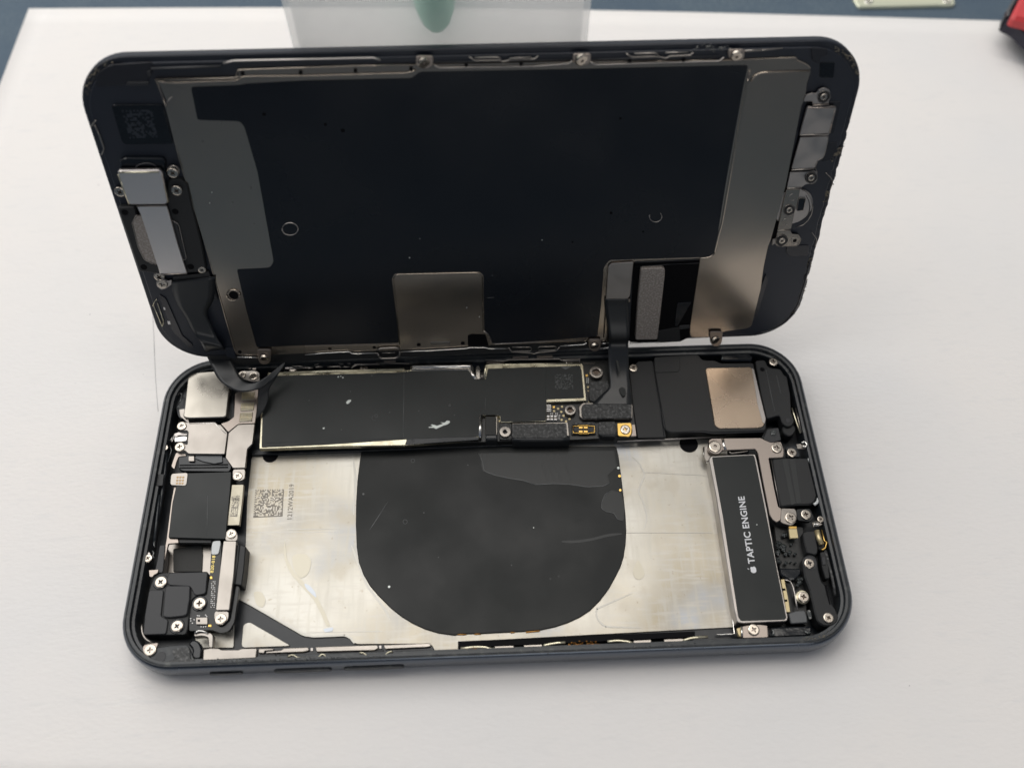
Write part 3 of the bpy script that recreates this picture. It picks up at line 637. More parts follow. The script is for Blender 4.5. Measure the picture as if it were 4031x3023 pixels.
screw('b', A, 582, 440, 24, -1.3, sidem); 
sidem = plate('side_mount', 'b', Bc, [(262, 500), (310, 490), (325, 570), (270, 590)], -1.5, .4, 'nickel_dark', phone, r=.3)
screw('b', Bc, 292, 545, 36, -1.2, sidem)
sidem = plate('side_mount', 'b', A, [(455, 950), (500, 950), (490, 1010), (450, 1010)], -1.6, .4, 'cavity_black', phone, r=.2)
screw('b', A, 474, 975, 26, -1.3, sidem)
for l_ in ([(600, 480), (632, 470), (620, 540), (600, 560)], [(580, 610), (600, 590), (612, 600), (590, 620)], [(500, 910), (540, 905), (555, 850)], [(520, 960), (535, 1000), (500, 1110)]):
    wire('glue_thread', 'b', A, l_, -1.6, .12, 'clear_glue', phone)
for l_ in ([(350, 395), (345, 430), (352, 450)], [(330, 480), (345, 500), (335, 530), (350, 545)]):
    wire('glue_thread', 'b', Bc, l_, -1.3, .16, 'clear_glue', phone)

# ---- bottom edge rails
rail = plate('edge_rail', 'b', W2, [(705, 412), (760, 402), (830, 404), (845, 415), (985, 415), (1005, 405), (1130, 402), (1120, 480), (700, 500)], -1.0, 1.3, 'steel', phone, r=.25, b=.12)
for l_ in ([(1140, 405), (1265, 404), (1260, 420), (1190, 425), (1185, 445), (1140, 440)], [(1195, 428), (1320, 418), (1340, 402), (1535, 395), (1545, 420), (1500, 432), (1200, 445)], [(1590, 392), (2085, 376), (2090, 405), (2060, 420), (1600, 432)], [(2130, 376), (2500, 362), (2510, 385), (2480, 395), (2140, 410)]):
    plate('rail_segment', 'b', W2, l_, -1.15, 1.0, 'steel', rail, r=.2, b=.12)
for l_ in ([(1370, 475), (1400, 455), (1430, 462), (1450, 478), (1620, 475), (1640, 450), (1665, 455), (1672, 475)], [(1940, 440), (1970, 438), (1995, 460), (2150, 455), (2175, 430), (2205, 432)]):
    wire('button_spring', 'b', W2, l_, -1.0, .16, 'shield_gold', rail, r2=.3)
plate('button_module', 'b', W2, [(1135, 452), (1275, 448), (1280, 485), (1140, 492)], -1.2, .5, 'plastic_grey', rail, r=.15)
for (x0, x1, y) in ((1310, 1375, 462), (1690, 1930, 462), (2010, 2130, 430), (2230, 2480, 440)):
    plate('button_module', 'b', W2, [(x0, y - 18), (x1, y - 22), (x1, y + 10), (x0, y + 14)], -1.5, .5, 'plastic_black', rail, r=.15)
for x in (1565, 2108):
    box('solder_ball', 'b', W2, x - 12, 400 - (x - 1565) * .035, x + 8, 425 - (x - 1565) * .035, -1.3, .4, 'nickel_dark', rail, .05)
scatter_bits('adhesive_residue', 'b', W2, [(680, 512), (1100, 505), (1500, 492), (2212, 470)], 520, .16, .17, -.10, 'crumb', phone, 3)
scatter_bits('adhesive_residue', 'b', X, [(0, 285), (400, 270), (1000, 245), (1300, 232)], 520, .16, .17, -.10, 'crumb', phone, 4)
bar = plate('antenna_bar', 'b', H, [(92, 1350), (900, 1315), (1722, 1281), (1722, 1320), (900, 1360), (92, 1396)], -1.7, 2.6, 'hole_black', phone, r=.1, b=.06)
for l_ in ([(110, 1400), (200, 1390), (280, 1390), (310, 1402), (345, 1400)], [(680, 1380), (720, 1370), (770, 1362), (830, 1358)], [(1120, 1352), (1190, 1345), (1260, 1352), (1290, 1362)], [(1640, 1345), (1690, 1330), (1720, 1325), (1810, 1320)]):
    wire('edge_spring', 'b', H, l_, -1.3, .28, 'shield_gold', bar, flat=.4, r2=.5)
for (x0, x1, y) in ((345, 475, 1392), (545, 670, 1384), (1300, 1420, 1352), (1510, 1640, 1344)):
    plate('edge_tab', 'b', H, [(x0, y - 7), (x1, y - 12), (x1, y + 6), (x0, y + 12)], -1.2, .3, 'steel', bar, r=.08)
scatter_bits('rust_flakes', 'b', H, [(860, 1374), (950, 1371), (1060, 1366)], 60, .22, .16, -1.2, 'rust', bar, 5)
scatter_bits('rust_flakes', 'b', H, [(155, 1398), (230, 1396)], 16, .15, .12, -1.15, 'rust', bar, 6)

# ---- logic board ------------------------------------------------
lbd = plate('logic_board', 'b', D, [(-1780, 260), (320, 190), (1750, 170), (1760, 300), (1800, 620), (1835, 960), (1200, 990), (560, 1000), (220, 1015), (-1790, 1060)], -2.1, 1.6, 'pcb', phone, r=.4)
Cx = lambda x, y: (Cc, x, y)
film = [Cx(165, 318), Cx(700, 305), Cx(1400, 285), Cx(1520, 270), Cx(2075, 262), Cx(2100, 310), Cx(2140, 352), (195, 374), (288, 374), (315, 262), (800, 245), (1262, 232), (1275, 290), (1300, 562), (915, 577), (905, 795), (445, 805), (440, 745), (425, 738), (265, 735), (232, 760), (222, 955), Cx(1480, 930), Cx(700, 982), Cx(72, 1010), Cx(82, 680)]
can = [Cx(130, 285), Cx(700, 272), Cx(1455, 248), Cx(1470, 262), Cx(1512, 262), Cx(1515, 222), Cx(1540, 212), Cx(2100, 203), Cx(2122, 225), Cx(2125, 290), Cx(2155, 352), (180, 378), (290, 378), (275, 350), (278, 238), (300, 222), (800, 212), (1270, 205), (1290, 225), (1325, 592), (915, 605), (910, 805), (440, 812), (430, 742), (265, 738), (228, 765), (226, 975), (10, 1000), Cx(1450, 990), Cx(700, 1003), Cx(48, 1026), Cx(68, 680), Cx(125, 330)]
shc = plate('shield_can', 'b', D, can, -1.15, 1.0, 'shield_gold', lbd, r=.25, b=.12)
fl = plate('graphite_film', 'b', D, film, -1.05, .1, 'film_black', lbd, r=.3, b=.03)
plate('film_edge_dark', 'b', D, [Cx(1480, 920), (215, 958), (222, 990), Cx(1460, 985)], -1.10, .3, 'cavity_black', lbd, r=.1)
wire('film_seam', 'b', Cc, [(1452, 292), (1443, 912)], -1.05, .04, 'scuff_grey', lbd, flat=.3)
wire('film_seam', 'b', D, [(290, 560), (288, 690)], -1.05, .025, 'scuff_grey', lbd, flat=.3)
wire('film_seam', 'b', Cc, [(110, 968), (1440, 920)], -1.05, .03, 'cavity_black', lbd, flat=.3)
wire('film_seam', 'b', D, [(905, 240), (905, 560)], -1.05, .02, 'cavity_black', lbd, flat=.3)
code_patch('data_matrix', 'b', D, [(1000, 322), (1180, 318), (1188, 472), (1002, 476)], 20, -1.05, 'faint_print', lbd, 9, .28, False)
plate('film_mark', 'b', D, [(1055, 245), (1170, 240), (1110, 272)], -1.045, .02, 'scuff_grey', lbd, r=.1, b=.005)
def blob(c, l, z, m_, par, th=.05): return plate('scuff_mark', 'b', c, l, z, th, m_, par, r=.12, b=.02)
blob(Cc, [(888, 575), (905, 555), (940, 548), (940, 560), (918, 585), (900, 590)], -1.0, 'scuff', lbd)
blob(Cc, [(660, 825), (675, 815), (686, 818), (680, 832), (668, 833)], -1.0, 'scuff', lbd)
blob(Cc, [(1688, 812), (1730, 805), (1705, 790), (1725, 787), (1770, 800), (1830, 780), (1800, 765), (1845, 770), (1865, 750), (1892, 752), (1895, 770), (1870, 788), (1830, 800), (1760, 832), (1740, 820), (1690, 820)], -1.0, 'scuff', lbd)
ring('scuff_mark', 'b', Cc, 1182, 705, 14, -1.02, .05, 'scuff_grey', lbd); ring('scuff_mark', 'b', Cc, 1165, 725, 25, -1.02, .03, 'scuff_grey', lbd, 60, 260)
ring('scuff_mark', 'b', Cc, 1893, 603, 8, -1.02, .04, 'scuff_grey', lbd); ring('scuff_mark', 'b', Cc, 1530, 944, 12, -1.02, .04, 'scuff_grey', lbd)
for (x, y, s_) in ((815, 328, 8), (840, 322, 6), (860, 335, 7), (1140, 316, 5), (933, 470, 4), (532, 556, 4), (1313, 670, 5), (1594, 657, 4), (845, 838, 5), (1938, 698, 4)):
    disc('speck', 'b', Cc, x, y, s_, -1.03, .03, 'scuff_grey' if s_ < 6 else 'scuff', lbd, .01)
plate('rail_highlight', 'b', Cc, [(1518, 240), (1525, 216), (1545, 212), (2095, 204), (2115, 212), (2122, 300), (2150, 350), (2132, 352), (2098, 306), (2072, 262), (1520, 266)], -1.02, .3, 'chrome', lbd, r=.2, b=.08)  # chrome slab added over the can's notch rail to stand for its bright reflection
wire('bright_edge', 'b', Cc, [(1535, 236), (2100, 226), (2108, 300), (2140, 345)], -1.05, .42, 'chrome', lbd, r2=.3)  # tube added along the rail, rounded so its front side catches light
wire('bright_edge', 'b', Cc, [(290, 292), (800, 276), (1450, 258)], -1.2, .30, 'shield_gold', lbd)  # same kind of tube added on the left rail for a lit edge
wire('bright_edge', 'b', D, [(282, 360), (290, 240), (330, 226), (800, 218), (1265, 215)], -1.2, .24, 'shield_gold', lbd)
wire('bright_edge', 'b', D, [(240, 740), (232, 970)], -1.1, .34, 'chrome', lbd)
# pin in the notch
pin = plate('contact_pin', 'b', D, [(190, 260), (200, 232), (225, 232), (233, 260), (232, 370), (195, 370)], -1.2, .8, 'chrome', lbd, r=.2)
for x in (172, 246, 262): wire('pin_leg', 'b', D, [(x, 300), (x, 370)], -1.3, .1, 'steel', pin)
plate('notch_block', 'b', D, [(150, 150), (285, 150), (285, 200), (265, 290), (165, 290), (150, 200)], -1.6, 1.6, 'gloss_black', lbd, r=.3)
# exposed corner with test pads
rnd = random.Random(8)
for (x, y, s_) in ((1073, 652, 12), (1033, 672, 12), (992, 697, 12), (1066, 705, 12), (1089, 744, 13), (1069, 786, 12), (1150, 777, 13), (1115, 802, 12), (415, 765, 10), (432, 800, 11), (1340, 452, 10), (1342, 490, 7), (1300, 600, 6), (1347, 602, 6)):
    disc('test_pad', 'b', D, x, y, s_, -2.04, .1, 'gold_dull', lbd, .02)
box('test_pad', 'b', D, 977, 644, 1001, 668, -2.04, .1, 'gold', lbd, .05); box('test_pad', 'b', D, 1314, 322, 1340, 344, -2.04, .1, 'gold', lbd, .05)
def cap_(x0, y0, x1, y1, vert=False):
    c0 = box('capacitor', 'b', D, x0, y0, x1, y1, -1.75, .35, 'solder', lbd, .05)
    if vert: box('capacitor_body', 'b', D, x0 + 1, y0 + (y1 - y0) * .3, x1 - 1, y1 - (y1 - y0) * .3, -1.72, .3, 'ceramic', c0, .02)
    else: box('capacitor_body', 'b', D, x0 + 3, y0 + (y1 - y0) * .35, x1 - 3, y1 - (y1 - y0) * .3, -1.72, .3, 'plastic_black', c0, .02)
cap_(914, 632, 962, 662); cap_(914, 670, 962, 702)
for x0 in (918, 955, 992): cap_(x0, 742, x0 + 28, 790, True)
for i in range(12):
    x = 935 + (i % 6) * 17; y = 716 + (i // 6) * 14; box('solder_ball', 'b', D, x, y, x + 9, y + 7, -1.85, .2, 'solder' if i % 3 else 'ceramic', lbd, .03, .02)
for i in range(8):
    x = 1030 + (i % 2) * 14; y = 738 + (i // 2) * 13; box('solder_ball', 'b', D, x, y, x + 8, y + 6, -1.85, .2, 'solder', lbd, .03, .02)
for i in range(10):
    x = 1322 + (i % 2) * 16; y = 358 + (i // 2) * 11; box('solder_ball', 'b', D, x, y, x + 9, y + 7, -1.9, .15, 'solder' if i % 3 else 'scuff', lbd, .03, .02)
for i in range(9):
    x = 1290 + i * 14; box('solder_ball', 'b', D, x, 200 + (i % 2) * 8, x + 7, 208 + (i % 2) * 8, -1.9, .15, 'ceramic', lbd, .03, .02)
def standoff(x, y, rpx, top, m2='chrome', hole=.55):
    u0 = on_body(D, x, y, top); r = (on_body(D, x + rpx, y, top) - u0).length
    so = lathe('standoff', 'b', D, x, y, top, [(r * .9, -1.6), (r, -.9), (r, -.1), (r * .93, 0), (r * (hole + .12), .02), (r * hole, -.05), (r * hole * .9, -.7), (r * .1, -.75)], 'steel', lbd, 44, .07)
    disc('standoff_hole', 'b', D, x, y, rpx * hole * .8, top - .68, .05, 'screw_recess', so, .01)
    return so
standoff(1425, 298, 70, -.9, hole=.60); standoff(1158, 685, 58, -.9, hole=.55); standoff(490, 908, 60, -.9, hole=.34)
# foam-topped connectors
def foam(l_, top=-1.0, name='foam_pad', th=.7, rim=True):
    o = plate(name, 'b', D, l_, top, th, 'foam', lbd, r=.35, b=.1)
    return o
foam([(1358, 408), (1400, 392), (1550, 392), (1560, 455), (1480, 545), (1408, 605), (1368, 590), (1352, 540)])
plate('connector_shell', 'b', D, [(1245, 655), (1285, 612), (1790, 612), (1798, 640), (1795, 770), (1760, 778), (1290, 782), (1250, 750)], -1.15, .8, 'steel', lbd, r=.3, b=.1)
foam([(1272, 655), (1300, 622), (1780, 622), (1788, 650), (1785, 768), (1300, 772), (1275, 745)], -.75)
plate('connector_shell', 'b', D, [(560, 822), (1135, 812), (1150, 975), (560, 980)], -1.25, .8, 'steel', lbd, r=.15, b=.1)
foam([(562, 826), (1118, 820), (1128, 968), (560, 972)], -.85)
plate('connector_shell', 'b', D, [(285, 752), (412, 752), (410, 965), (288, 962)], -1.25, .8, 'steel', lbd, r=.3, b=.1)
plate('connector_cap', 'b', D, [(290, 752), (400, 752), (398, 938), (292, 942)], -.85, .5, 'fabric_patch', lbd, r=.3, b=.1)
foam([(1450, 808), (1615, 800), (1628, 932), (1448, 928)], -.95, th=.6)
foam([(430, 830), (470, 815), (560, 822), (558, 990), (430, 985)], -1.55, th=.3)
foam([(1180, 812), (1410, 806), (1412, 834), (1178, 838)], -1.4, th=.3)
for l_ in ([(290, 968), (412, 966), (425, 1098), (290, 1100)], [(562, 980), (1152, 976), (1155, 1090), (565, 1100)], [(1455, 930), (1640, 935), (1636, 1045), (1455, 1045), (1470, 1000)]):
    P = [on_body(D, *l_[0], -1.2), on_body(D, *l_[1], -1.2)]; a, b_ = P
    rows = []
    for (dy, z) in ((.6, -1.15), (0, -1.15), (-.35, -1.3), (-.55, -1.9), (-.6, -2.9), (-.5, -4.0), (-.4, -4.35)):
        rows.append((Vector((a.x, a.y + dy, z)), Vector((b_.x, b_.y + dy, z))))
    ribbon('flex_tail', rows, 'flex_film', lbd, .14)
# battery connector
bc = plate('battery_connector', 'b', D, [(1168, 838), (1420, 838), (1422, 930), (1172, 936)], -1.6, .6, 'pcb', lbd, r=.2)
wire('gold_ring', 'b', D, [(1185, 852), (1235, 852), (1250, 846), (1340, 846), (1355, 852), (1405, 852), (1407, 918), (1355, 922), (1340, 928), (1250, 928), (1235, 922), (1188, 922)], -1.45, .14, 'gold', bc, closed=True)
for (x0, x1) in ((1200, 1232), (1355, 1385)): box('connector_post', 'b', D, x0, 866, x1, 908, -1.3, .4, 'plastic_grey', bc, .1)
for (x0, x1) in ((1245, 1285), (1296, 1336)):
    for (y0, y1) in ((856, 876), (896, 916)): box('gold_contact', 'b', D, x0, y0, x1, y1, -1.35, .2, 'gold', bc, .05)
gp = plate('grounding_tab', 'b', D, [(1637, 820), (1782, 816), (1790, 860), (1785, 930), (1760, 962), (1720, 955), (1645, 952)], -1.3, .3, 'gold', lbd, r=.4, b=.08)
screw('b', D, 1722, 882, 52, -1.0, gp)
plate('steel_tab', 'b', D, [(1788, 836), (1822, 834), (1836, 952), (1775, 956), (1792, 920)], -1.45, .3, 'nickel_rose', lbd, r=.1)
screw('b', D, 1805, 252, 45, -1.3, lbd)
plate('flat_cover', 'b', D, [(1765, 300), (1850, 190), (2000, 182), (2140, 965), (1850, 970), (1800, 640)], -1.75, .5, 'plastic_black', phone, r=.3, b=.08)
wire('cover_groove', 'b', D, [(2005, 190), (2060, 560), (2120, 960)], -1.72, .10, 'plastic_grey', phone)
# rail below the logic board
wire('divider_rail', 'b', D, [(-1750, 1068), (200, 1020)], -3.0, .25, 'nickel_dark', phone)
wire('divider_rail', 'b', D, [(1640, 1010), (2200, 985), (2750, 960)], -2.8, .2, 'nickel_dark', phone)
plate('divider_wall', 'b', G, [(150, 118), (860, 98), (1700, 70), (2500, 35), (3100, 12), (3100, 34), (2500, 58), (1700, 92), (860, 124), (150, 150)], -3.9, 1.0, 'rim_paint', phone, r=.1)

# ---- rear edge springs (behind the logic board, against the far wall)
rw = plate('rear_rail', 'b', Cc, [(300, 215), (440, 210), (490, 242), (560, 238), (300, 250)], -1.3, .5, 'nickel_dark', phone, r=.15)
for l_ in ([(Z, 0, 390), (Z, 200, 392), (Z, 300, 440)], [(Z, 350, 440), (Z, 520, 432)], [(Z, 580, 420), (Z, 640, 405), (Z, 760, 408)], [(Z, 880, 408), (Z, 1160, 400), (Z, 1220, 420)], [(Z, 1250, 410), (Z, 1430, 402)], [(Z, 1480, 420), (Z, 1620, 350), (Z, 2180, 345)],
           [(Z, 410, 250), (Z, 860, 245), (Z, 1130, 245), (Z, 1180, 262), (Z, 1260, 238), (Z, 1420, 232)], [(Z, 550, 350), (Z, 630, 345), (Z, 680, 285), (Z, 1130, 275), (Z, 1190, 330), (Z, 1275, 330)], [(Z, 850, 255), (Z, 970, 250)], [(Z, 1370, 315), (Z, 1450, 325)],
           [(1180, 190), (1500, 200)], [(940, 245), (985, 205), (1200, 200)]):
    wire('rear_spring', 'b', Cc, l_, -1.0, .13, 'steel', rw, flat=.8)
for x, y in ((375, 245), (1060, 232)): screw('b', Cc, x, y, 42, -1.6, rw)
wire('rear_spring', 'b', D, [(290, 175), (480, 185), (530, 172), (1040, 165), (1070, 178), (1260, 178)], -1.0, .14, 'steel', rw)
plate('rear_strip', 'b', D, [(300, 168), (480, 172), (475, 200), (300, 205)], -1.4, .3, 'nickel_rose', rw, r=.1)
plate('rear_strip', 'b', D, [(1075, 150), (1265, 150), (1258, 190), (1080, 190)], -1.4, .3, 'nickel_dark', rw, r=.1)
for x, y in ((400, 192), (1145, 183)): screw('b', D, x, y, 42, -1.55, rw)
for (x0, x1) in ((568, 728), (815, 975)): plate('rear_contact', 'b', D, [(x0, 120), (x1, 116), (x1, 146), (x0, 152)], -.6, .8, 'nickel_rose', rw, r=.1)
plate('rear_contact', 'b', Cc, [(1255, 155), (1368, 152), (1368, 178), (1258, 180)], -.7, .8, 'nickel_rose', rw, r=.1)

# ---- loudspeaker assembly upper right ---------------------------
sp_ = plate('loudspeaker', 'b', E_, [(205, 295), (480, 272), (690, 262), (725, 318), (790, 325), (870, 325), (930, 358), (1290, 352), (1330, 600), (1430, 1000), (1428, 1092), (850, 1112), (740, 1100), (380, 1115), (330, 1085), (270, 780), (215, 460)], -1.1, 3.4, 'plastic_black', phone, r=.7, b=.2)
plate('speaker_step', 'b', E_, [(208, 295), (478, 277), (492, 400), (470, 452), (218, 460)], -.95, .3, 'plastic_black', sp_, r=.4)
plate('speaker_diaphragm', 'b', E_, [(765, 425), (790, 410), (1255, 400), (1290, 430), (1340, 640), (1422, 965), (1400, 1045), (1360, 1060), (905, 1068), (865, 1030), (815, 720), (775, 480)], -.85, .4, 'copper_plate', sp_, r=.8, b=.12)
plate('foil_edge', 'b', E_, [(1268, 408), (1295, 425), (1345, 640), (1424, 965), (1412, 1020), (1385, 1000), (1330, 800)], -.82, .1, 'nickel_dark', sp_, r=.2)
wire('speaker_lip', 'b', E_, [(225, 480), (280, 800), (320, 1060), (370, 1108), (740, 1105), (850, 1125), (1420, 1105)], -1.35, .14, 'plastic_grey', sp_, r2=.6)
ant = plate('antenna_cover', 'b', E_, [(1305, 330), (1415, 322), (1440, 385), (1480, 412), (1580, 418), (1625, 490), (1655, 505), (1690, 700), (1702, 905), (1735, 985), (1710, 1040), (1650, 1050), (1598, 1010), (1575, 925), (1432, 965), (1370, 700)], -1.25, 2.5, 'plastic_black', phone, r=.6, b=.15)
screw('b', E_, 1508, 340, 50, -1.0, ant)
for l_ in ([(1425, 430), (1470, 650), (1520, 880)], [(1540, 490), (1585, 690)]): wire('moulded_line', 'b', E_, l_, -1.24, .06, 'scuff_grey', ant, flat=.5)
disc('dimple', 'b', E_, 1385, 425, 26, -1.2, .1, 'hole_black', ant); disc('dimple', 'b', E_, 1664, 982, 28, -1.2, .1, 'plastic_grey', ant)
plate('antenna_foot', 'b', E_, [(1600, 1040), (1740, 1030), (1755, 1090), (1710, 1150), (1650, 1150), (1605, 1100)], -2.0, 2, 'plastic_black', ant, r=1.2, b=.2)
blk = plate('corner_bracket', 'b', E_, [(1440, 1075), (1560, 1060), (1590, 1195), (1470, 1225), (1395, 1180)], -1.7, 1.4, 'plastic_grey', phone, r=.3)
plate('soldered_pad', 'b', E_, [(1470, 1095), (1520, 1078), (1540, 1100), (1530, 1140), (1480, 1140)], -1.5, .3, 'clear_glue', blk, r=.15)
wire('wall_spring', 'b', E_, [(1705, 850), (1730, 920), (1760, 1010), (1800, 1120)], -1.6, .22, 'shield_gold', phone)
wire('wall_spring', 'b', E_, [(1745, 850), (1775, 960), (1810, 1110)], -1.3, .14, 'steel', phone)
plate('gloss_seal', 'b', E_, [(940, 250), (1230, 240), (1290, 290), (1270, 335), (950, 328), (930, 290)], -1.6, .8, 'gloss_black', phone, r=.6, b=.3)
wire('glue_thread', 'b', E_, [(945, 258), (955, 290), (945, 325)], -1.4, .22, 'clear_glue', phone)
plate('wall_label', 'b', E_, [(755, 225), (838, 218), (818, 258), (745, 262)], -1.2, .3, 'plastic_grey', phone, r=.1)
scatter_bits('adhesive_residue', 'b', E_, [(1270, 180), (1420, 215), (1600, 330), (1720, 520)], 60, .25, .15, -.15, 'crumb', phone, 7)
scatter_bits('adhesive_residue', 'b', E_, [(1720, 520), (1830, 800), (1930, 1250)], 70, .22, .10, -.15, 'residue', phone, 8)

# ---- right column -----------------------------------------------
rb = plate('motor_bracket', 'b', F, [(165, 58), (190, 47), (540, 42), (612, 76), (690, 70), (712, 130), (708, 184), (600, 188), (606, 215), (640, 400), (672, 545), (695, 553), (688, 640), (660, 655), (632, 640), (608, 600), (560, 360), (520, 145), (500, 123), (268, 132), (255, 150), (170, 150)], -1.1, .5, 'nickel_rose', phone, r=.35, b=.10)
plate('bracket_foot', 'b', F, [(690, 553), (795, 556), (806, 600), (800, 655), (768, 678), (725, 668), (685, 655)], -1.3, .3, 'steel', rb, r=.5)
wire('bend_highlight', 'b', F, [(268, 50), (275, 90), (288, 128)], -1.05, .30, 'chrome', rb, flat=.35)
plate('bracket_boss', 'b', F, [(165, 75), (205, 52), (262, 70), (268, 130), (245, 160), (190, 158), (160, 130)], -.95, .8, 'nickel_rose', rb, r=1.0, b=.1)
screw('b', F, 212, 104, 46, -.7, rb, 'hex'); screw('b', F, 660, 113, 40, -.8, rb); screw('b', F, 762, 620, 42, -1.0, rb)
sm = plate('screw_mount', 'b', F, [(725, 110), (800, 100), (830, 180), (735, 185)], -1.6, 1, 'cavity_black', phone, r=.4); screw('b', F, 770, 148, 35, -1.2, sm)
sm = plate('screw_mount', 'b', F, [(800, 560), (900, 555), (930, 620), (900, 650), (810, 640)], -1.6, 1, 'plastic_black', phone, r=.4); screw('b', F, 872, 597, 37, -1.2, sm)
cb = plate('charging_port', 'b', F, [(622, 196), (700, 185), (885, 186), (905, 260), (955, 465), (930, 515), (905, 528), (800, 530), (690, 545), (675, 500), (650, 370)], -1.2, 3.4, 'plastic_black', phone, r=.5, b=.3)
for l_ in ([(700, 200), (735, 196), (795, 520), (765, 530)], [(752, 200), (790, 196), (835, 510), (805, 520)]): plate('worn_stripe', 'b', F, l_, -1.17, .03, 'film_pale', cb, r=.1, b=.01)
wire('port_edge', 'b', F, [(618, 200), (650, 380), (682, 545)], -1.4, .07, 'nickel_dark', cb)
wire('white_seal', 'b', F, [(892, 192), (920, 260), (955, 380), (965, 470), (955, 510), (930, 528)], -1.5, .32, 'white_tape', cb, flat=.7, r2=2)
tp = plate('vibration_motor', 'b', F, [(165, 196), (182, 174), (470, 160), (505, 160), (520, 215), (590, 560), (650, 900), (742, 1345), (735, 1372), (420, 1388), (372, 1380), (350, 1290), (290, 920), (215, 450)], -1.5, 3.3, 'nickel_dark', phone, r=.35, b=.15)
tl = plate('motor_label', 'b', F, [(190, 183), (490, 168), (500, 190), (575, 560), (730, 1350), (715, 1360), (400, 1370), (380, 1340), (270, 620)], -1.42, .08, 'film_black', tp, r=.3, b=.02)
text('motor_print', 'TAPTIC ENGINE', 'b', F, (503, 952), (425, 466), (-50, 4), -1.42, 'label_print', tl, .022)
# fruit-shaped mark printed before the words
def mark(cx, cy, s, ang):
    P = []
    for k in range(36):
        a = 2 * math.pi * k / 36; r = .5 * (1 + .07 * math.cos(2 * a)) 
        x, y = r * math.cos(a), r * math.sin(a) * 1.0
        y -= .10 * math.exp(-(x / .13) ** 2) if y > 0 else -.05 * math.exp(-(x / .12) ** 2)
        dx, dy = x - .62, y - .06
        dd = math.hypot(dx, dy)
        if dd < .24: x, y = .62 + dx / dd * .24, .06 + dy / dd * .24
        P.append((x, y))
    leaf = [(0.02, .56), (.03, .68), (.10, .80), (.20, .86), (.20, .74), (.13, .62)]
    out = []
    for Q_ in (P, leaf):
        out.append([Vector((cx + s * (x * math.cos(ang) - y * math.sin(ang)), cy + s * (x * math.sin(ang) + y * math.cos(ang)))) for x, y in Q_])
    return out
uu = on_body(F, 489, 998, -1.42); u2 = on_body(F, 425, 466, -1.42); ua = on_body(F, 503, 952, -1.42)
for P in mark(uu.x, uu.y, 1.30, math.atan2((u2 - ua).y, (u2 - ua).x)): slab('logo_print', 'b', P, -1.405, .02, 'label_print', tl, 0, .004)
disc('speck', 'b', F, 515, 672, 4, -1.4, .02, 'scuff', tl, .005)
plate('cell_bracket', 'b', F, [(410, 1408), (450, 1400), (530, 1395), (592, 1402), (598, 1490), (560, 1492), (412, 1495)], -1.4, .8, 'nickel_rose', phone, r=.2, b=.1)
cbk = plate('bracket_rim', 'b', F, [(368, 1425), (408, 1412), (412, 1492), (385, 1480)], -1.8, .8, 'gold_dull', phone, r=.2)
screw('b', F, 493, 1433, 42, -1.1, cbk)
wire('bright_edge', 'b', F, [(405, 1412), (408, 1490)], -1.3, .2, 'chrome', cbk)
wire('plate_edge', 'b', F, [(128, 110), (130, 160), (150, 215), (175, 270), (240, 640), (310, 1100), (352, 1465), (220, 1470)], -4.3, .14, 'chrome', phone)
plate('strap', 'b', F, [(135, 105), (160, 100), (165, 150), (200, 190), (150, 215), (132, 180)], -2.0, .4, 'steel', phone, r=.2)
wire('motor_flex_loop', 'b', F, [(310, 142), (330, 155), (440, 142), (450, 135)], -1.6, .14, 'steel', phone)
plate('connector_bridge', 'b', F, [(300, 135), (455, 130), (460, 155), (310, 165)], -2.0, .5, 'gloss_black', phone, r=.2)
# the glued components between motor and edge
plate('glued_board', 'b', F, [(640, 680), (850, 690), (880, 1400), (740, 1380), (690, 1060)], -3.4, 1.2, 'pcb', phone, r=.3)
rnd = random.Random(12)
for k in range(26):
    x = rnd.uniform(665, 800); y = rnd.uniform(735, 955); disc('glue_drop', 'b', F, x, y, rnd.uniform(7, 20), -2.4 + rnd.uniform(0, .4), .8, 'clear_glue', phone, .3)
for k in range(8):
    x = rnd.uniform(805, 850); y = rnd.uniform(1050, 1110); disc('glue_drop', 'b', F, x, y, rnd.uniform(8, 18), -2.0 + rnd.uniform(0, .3), .8, 'clear_glue', phone, .3)
plate('gloss_bridge', 'b', F, [(680, 985), (835, 990), (840, 1030), (800, 1070), (740, 1070), (690, 1040)], -1.8, 1.2, 'gloss_black', phone, r=.4, b=.3)
gc = plate('spring_clip', 'b', F, [(745, 684), (800, 684), (808, 710), (818, 768), (755, 772), (750, 730)], -1.5, .5, 'gold_dull', phone, r=.12, b=.08)
box('clip_fold', 'b', F, 748, 684, 804, 698, -1.3, .3, 'gold', gc, .05)
mc = plate('motor_clip', 'b', F, [(690, 1068), (715, 1066), (742, 1200), (758, 1305), (732, 1305), (712, 1190)], -1.6, 1.2, 'gold_dull', phone, r=.1)
for (x, y) in ((712, 1142), (725, 1222)): box('clip_slot', 'b', F, x - 10, y - 9, x + 12, y + 9, -1.58, .2, 'hole_black', mc, .03)
wire('metal_outline', 'b', F, [(715, 1072), (755, 1080), (778, 1120), (795, 1200), (808, 1290)], -1.9, .18, 'nickel_dark', phone, r2=1)
ws = lathe('washer', 'b', F, 848, 1195, -1.6, [(1.35, -.5), (1.35, -.1), (1.2, 0), (.3, 0)], 'shield_gold', phone); screw('b', F, 855, 1195, 40, -1.1, ws)
plate('grey_tape', 'b', F, [(745, 1315), (800, 1298), (862, 1292), (880, 1340), (882, 1382), (765, 1390)], -1.9, .6, 'grey_tape', phone, r=.3, b=.15)
plate('glue_block', 'b', F, [(878, 1290), (905, 1290), (918, 1350), (895, 1360)], -1.5, .5, 'clear_glue', phone, r=.2)
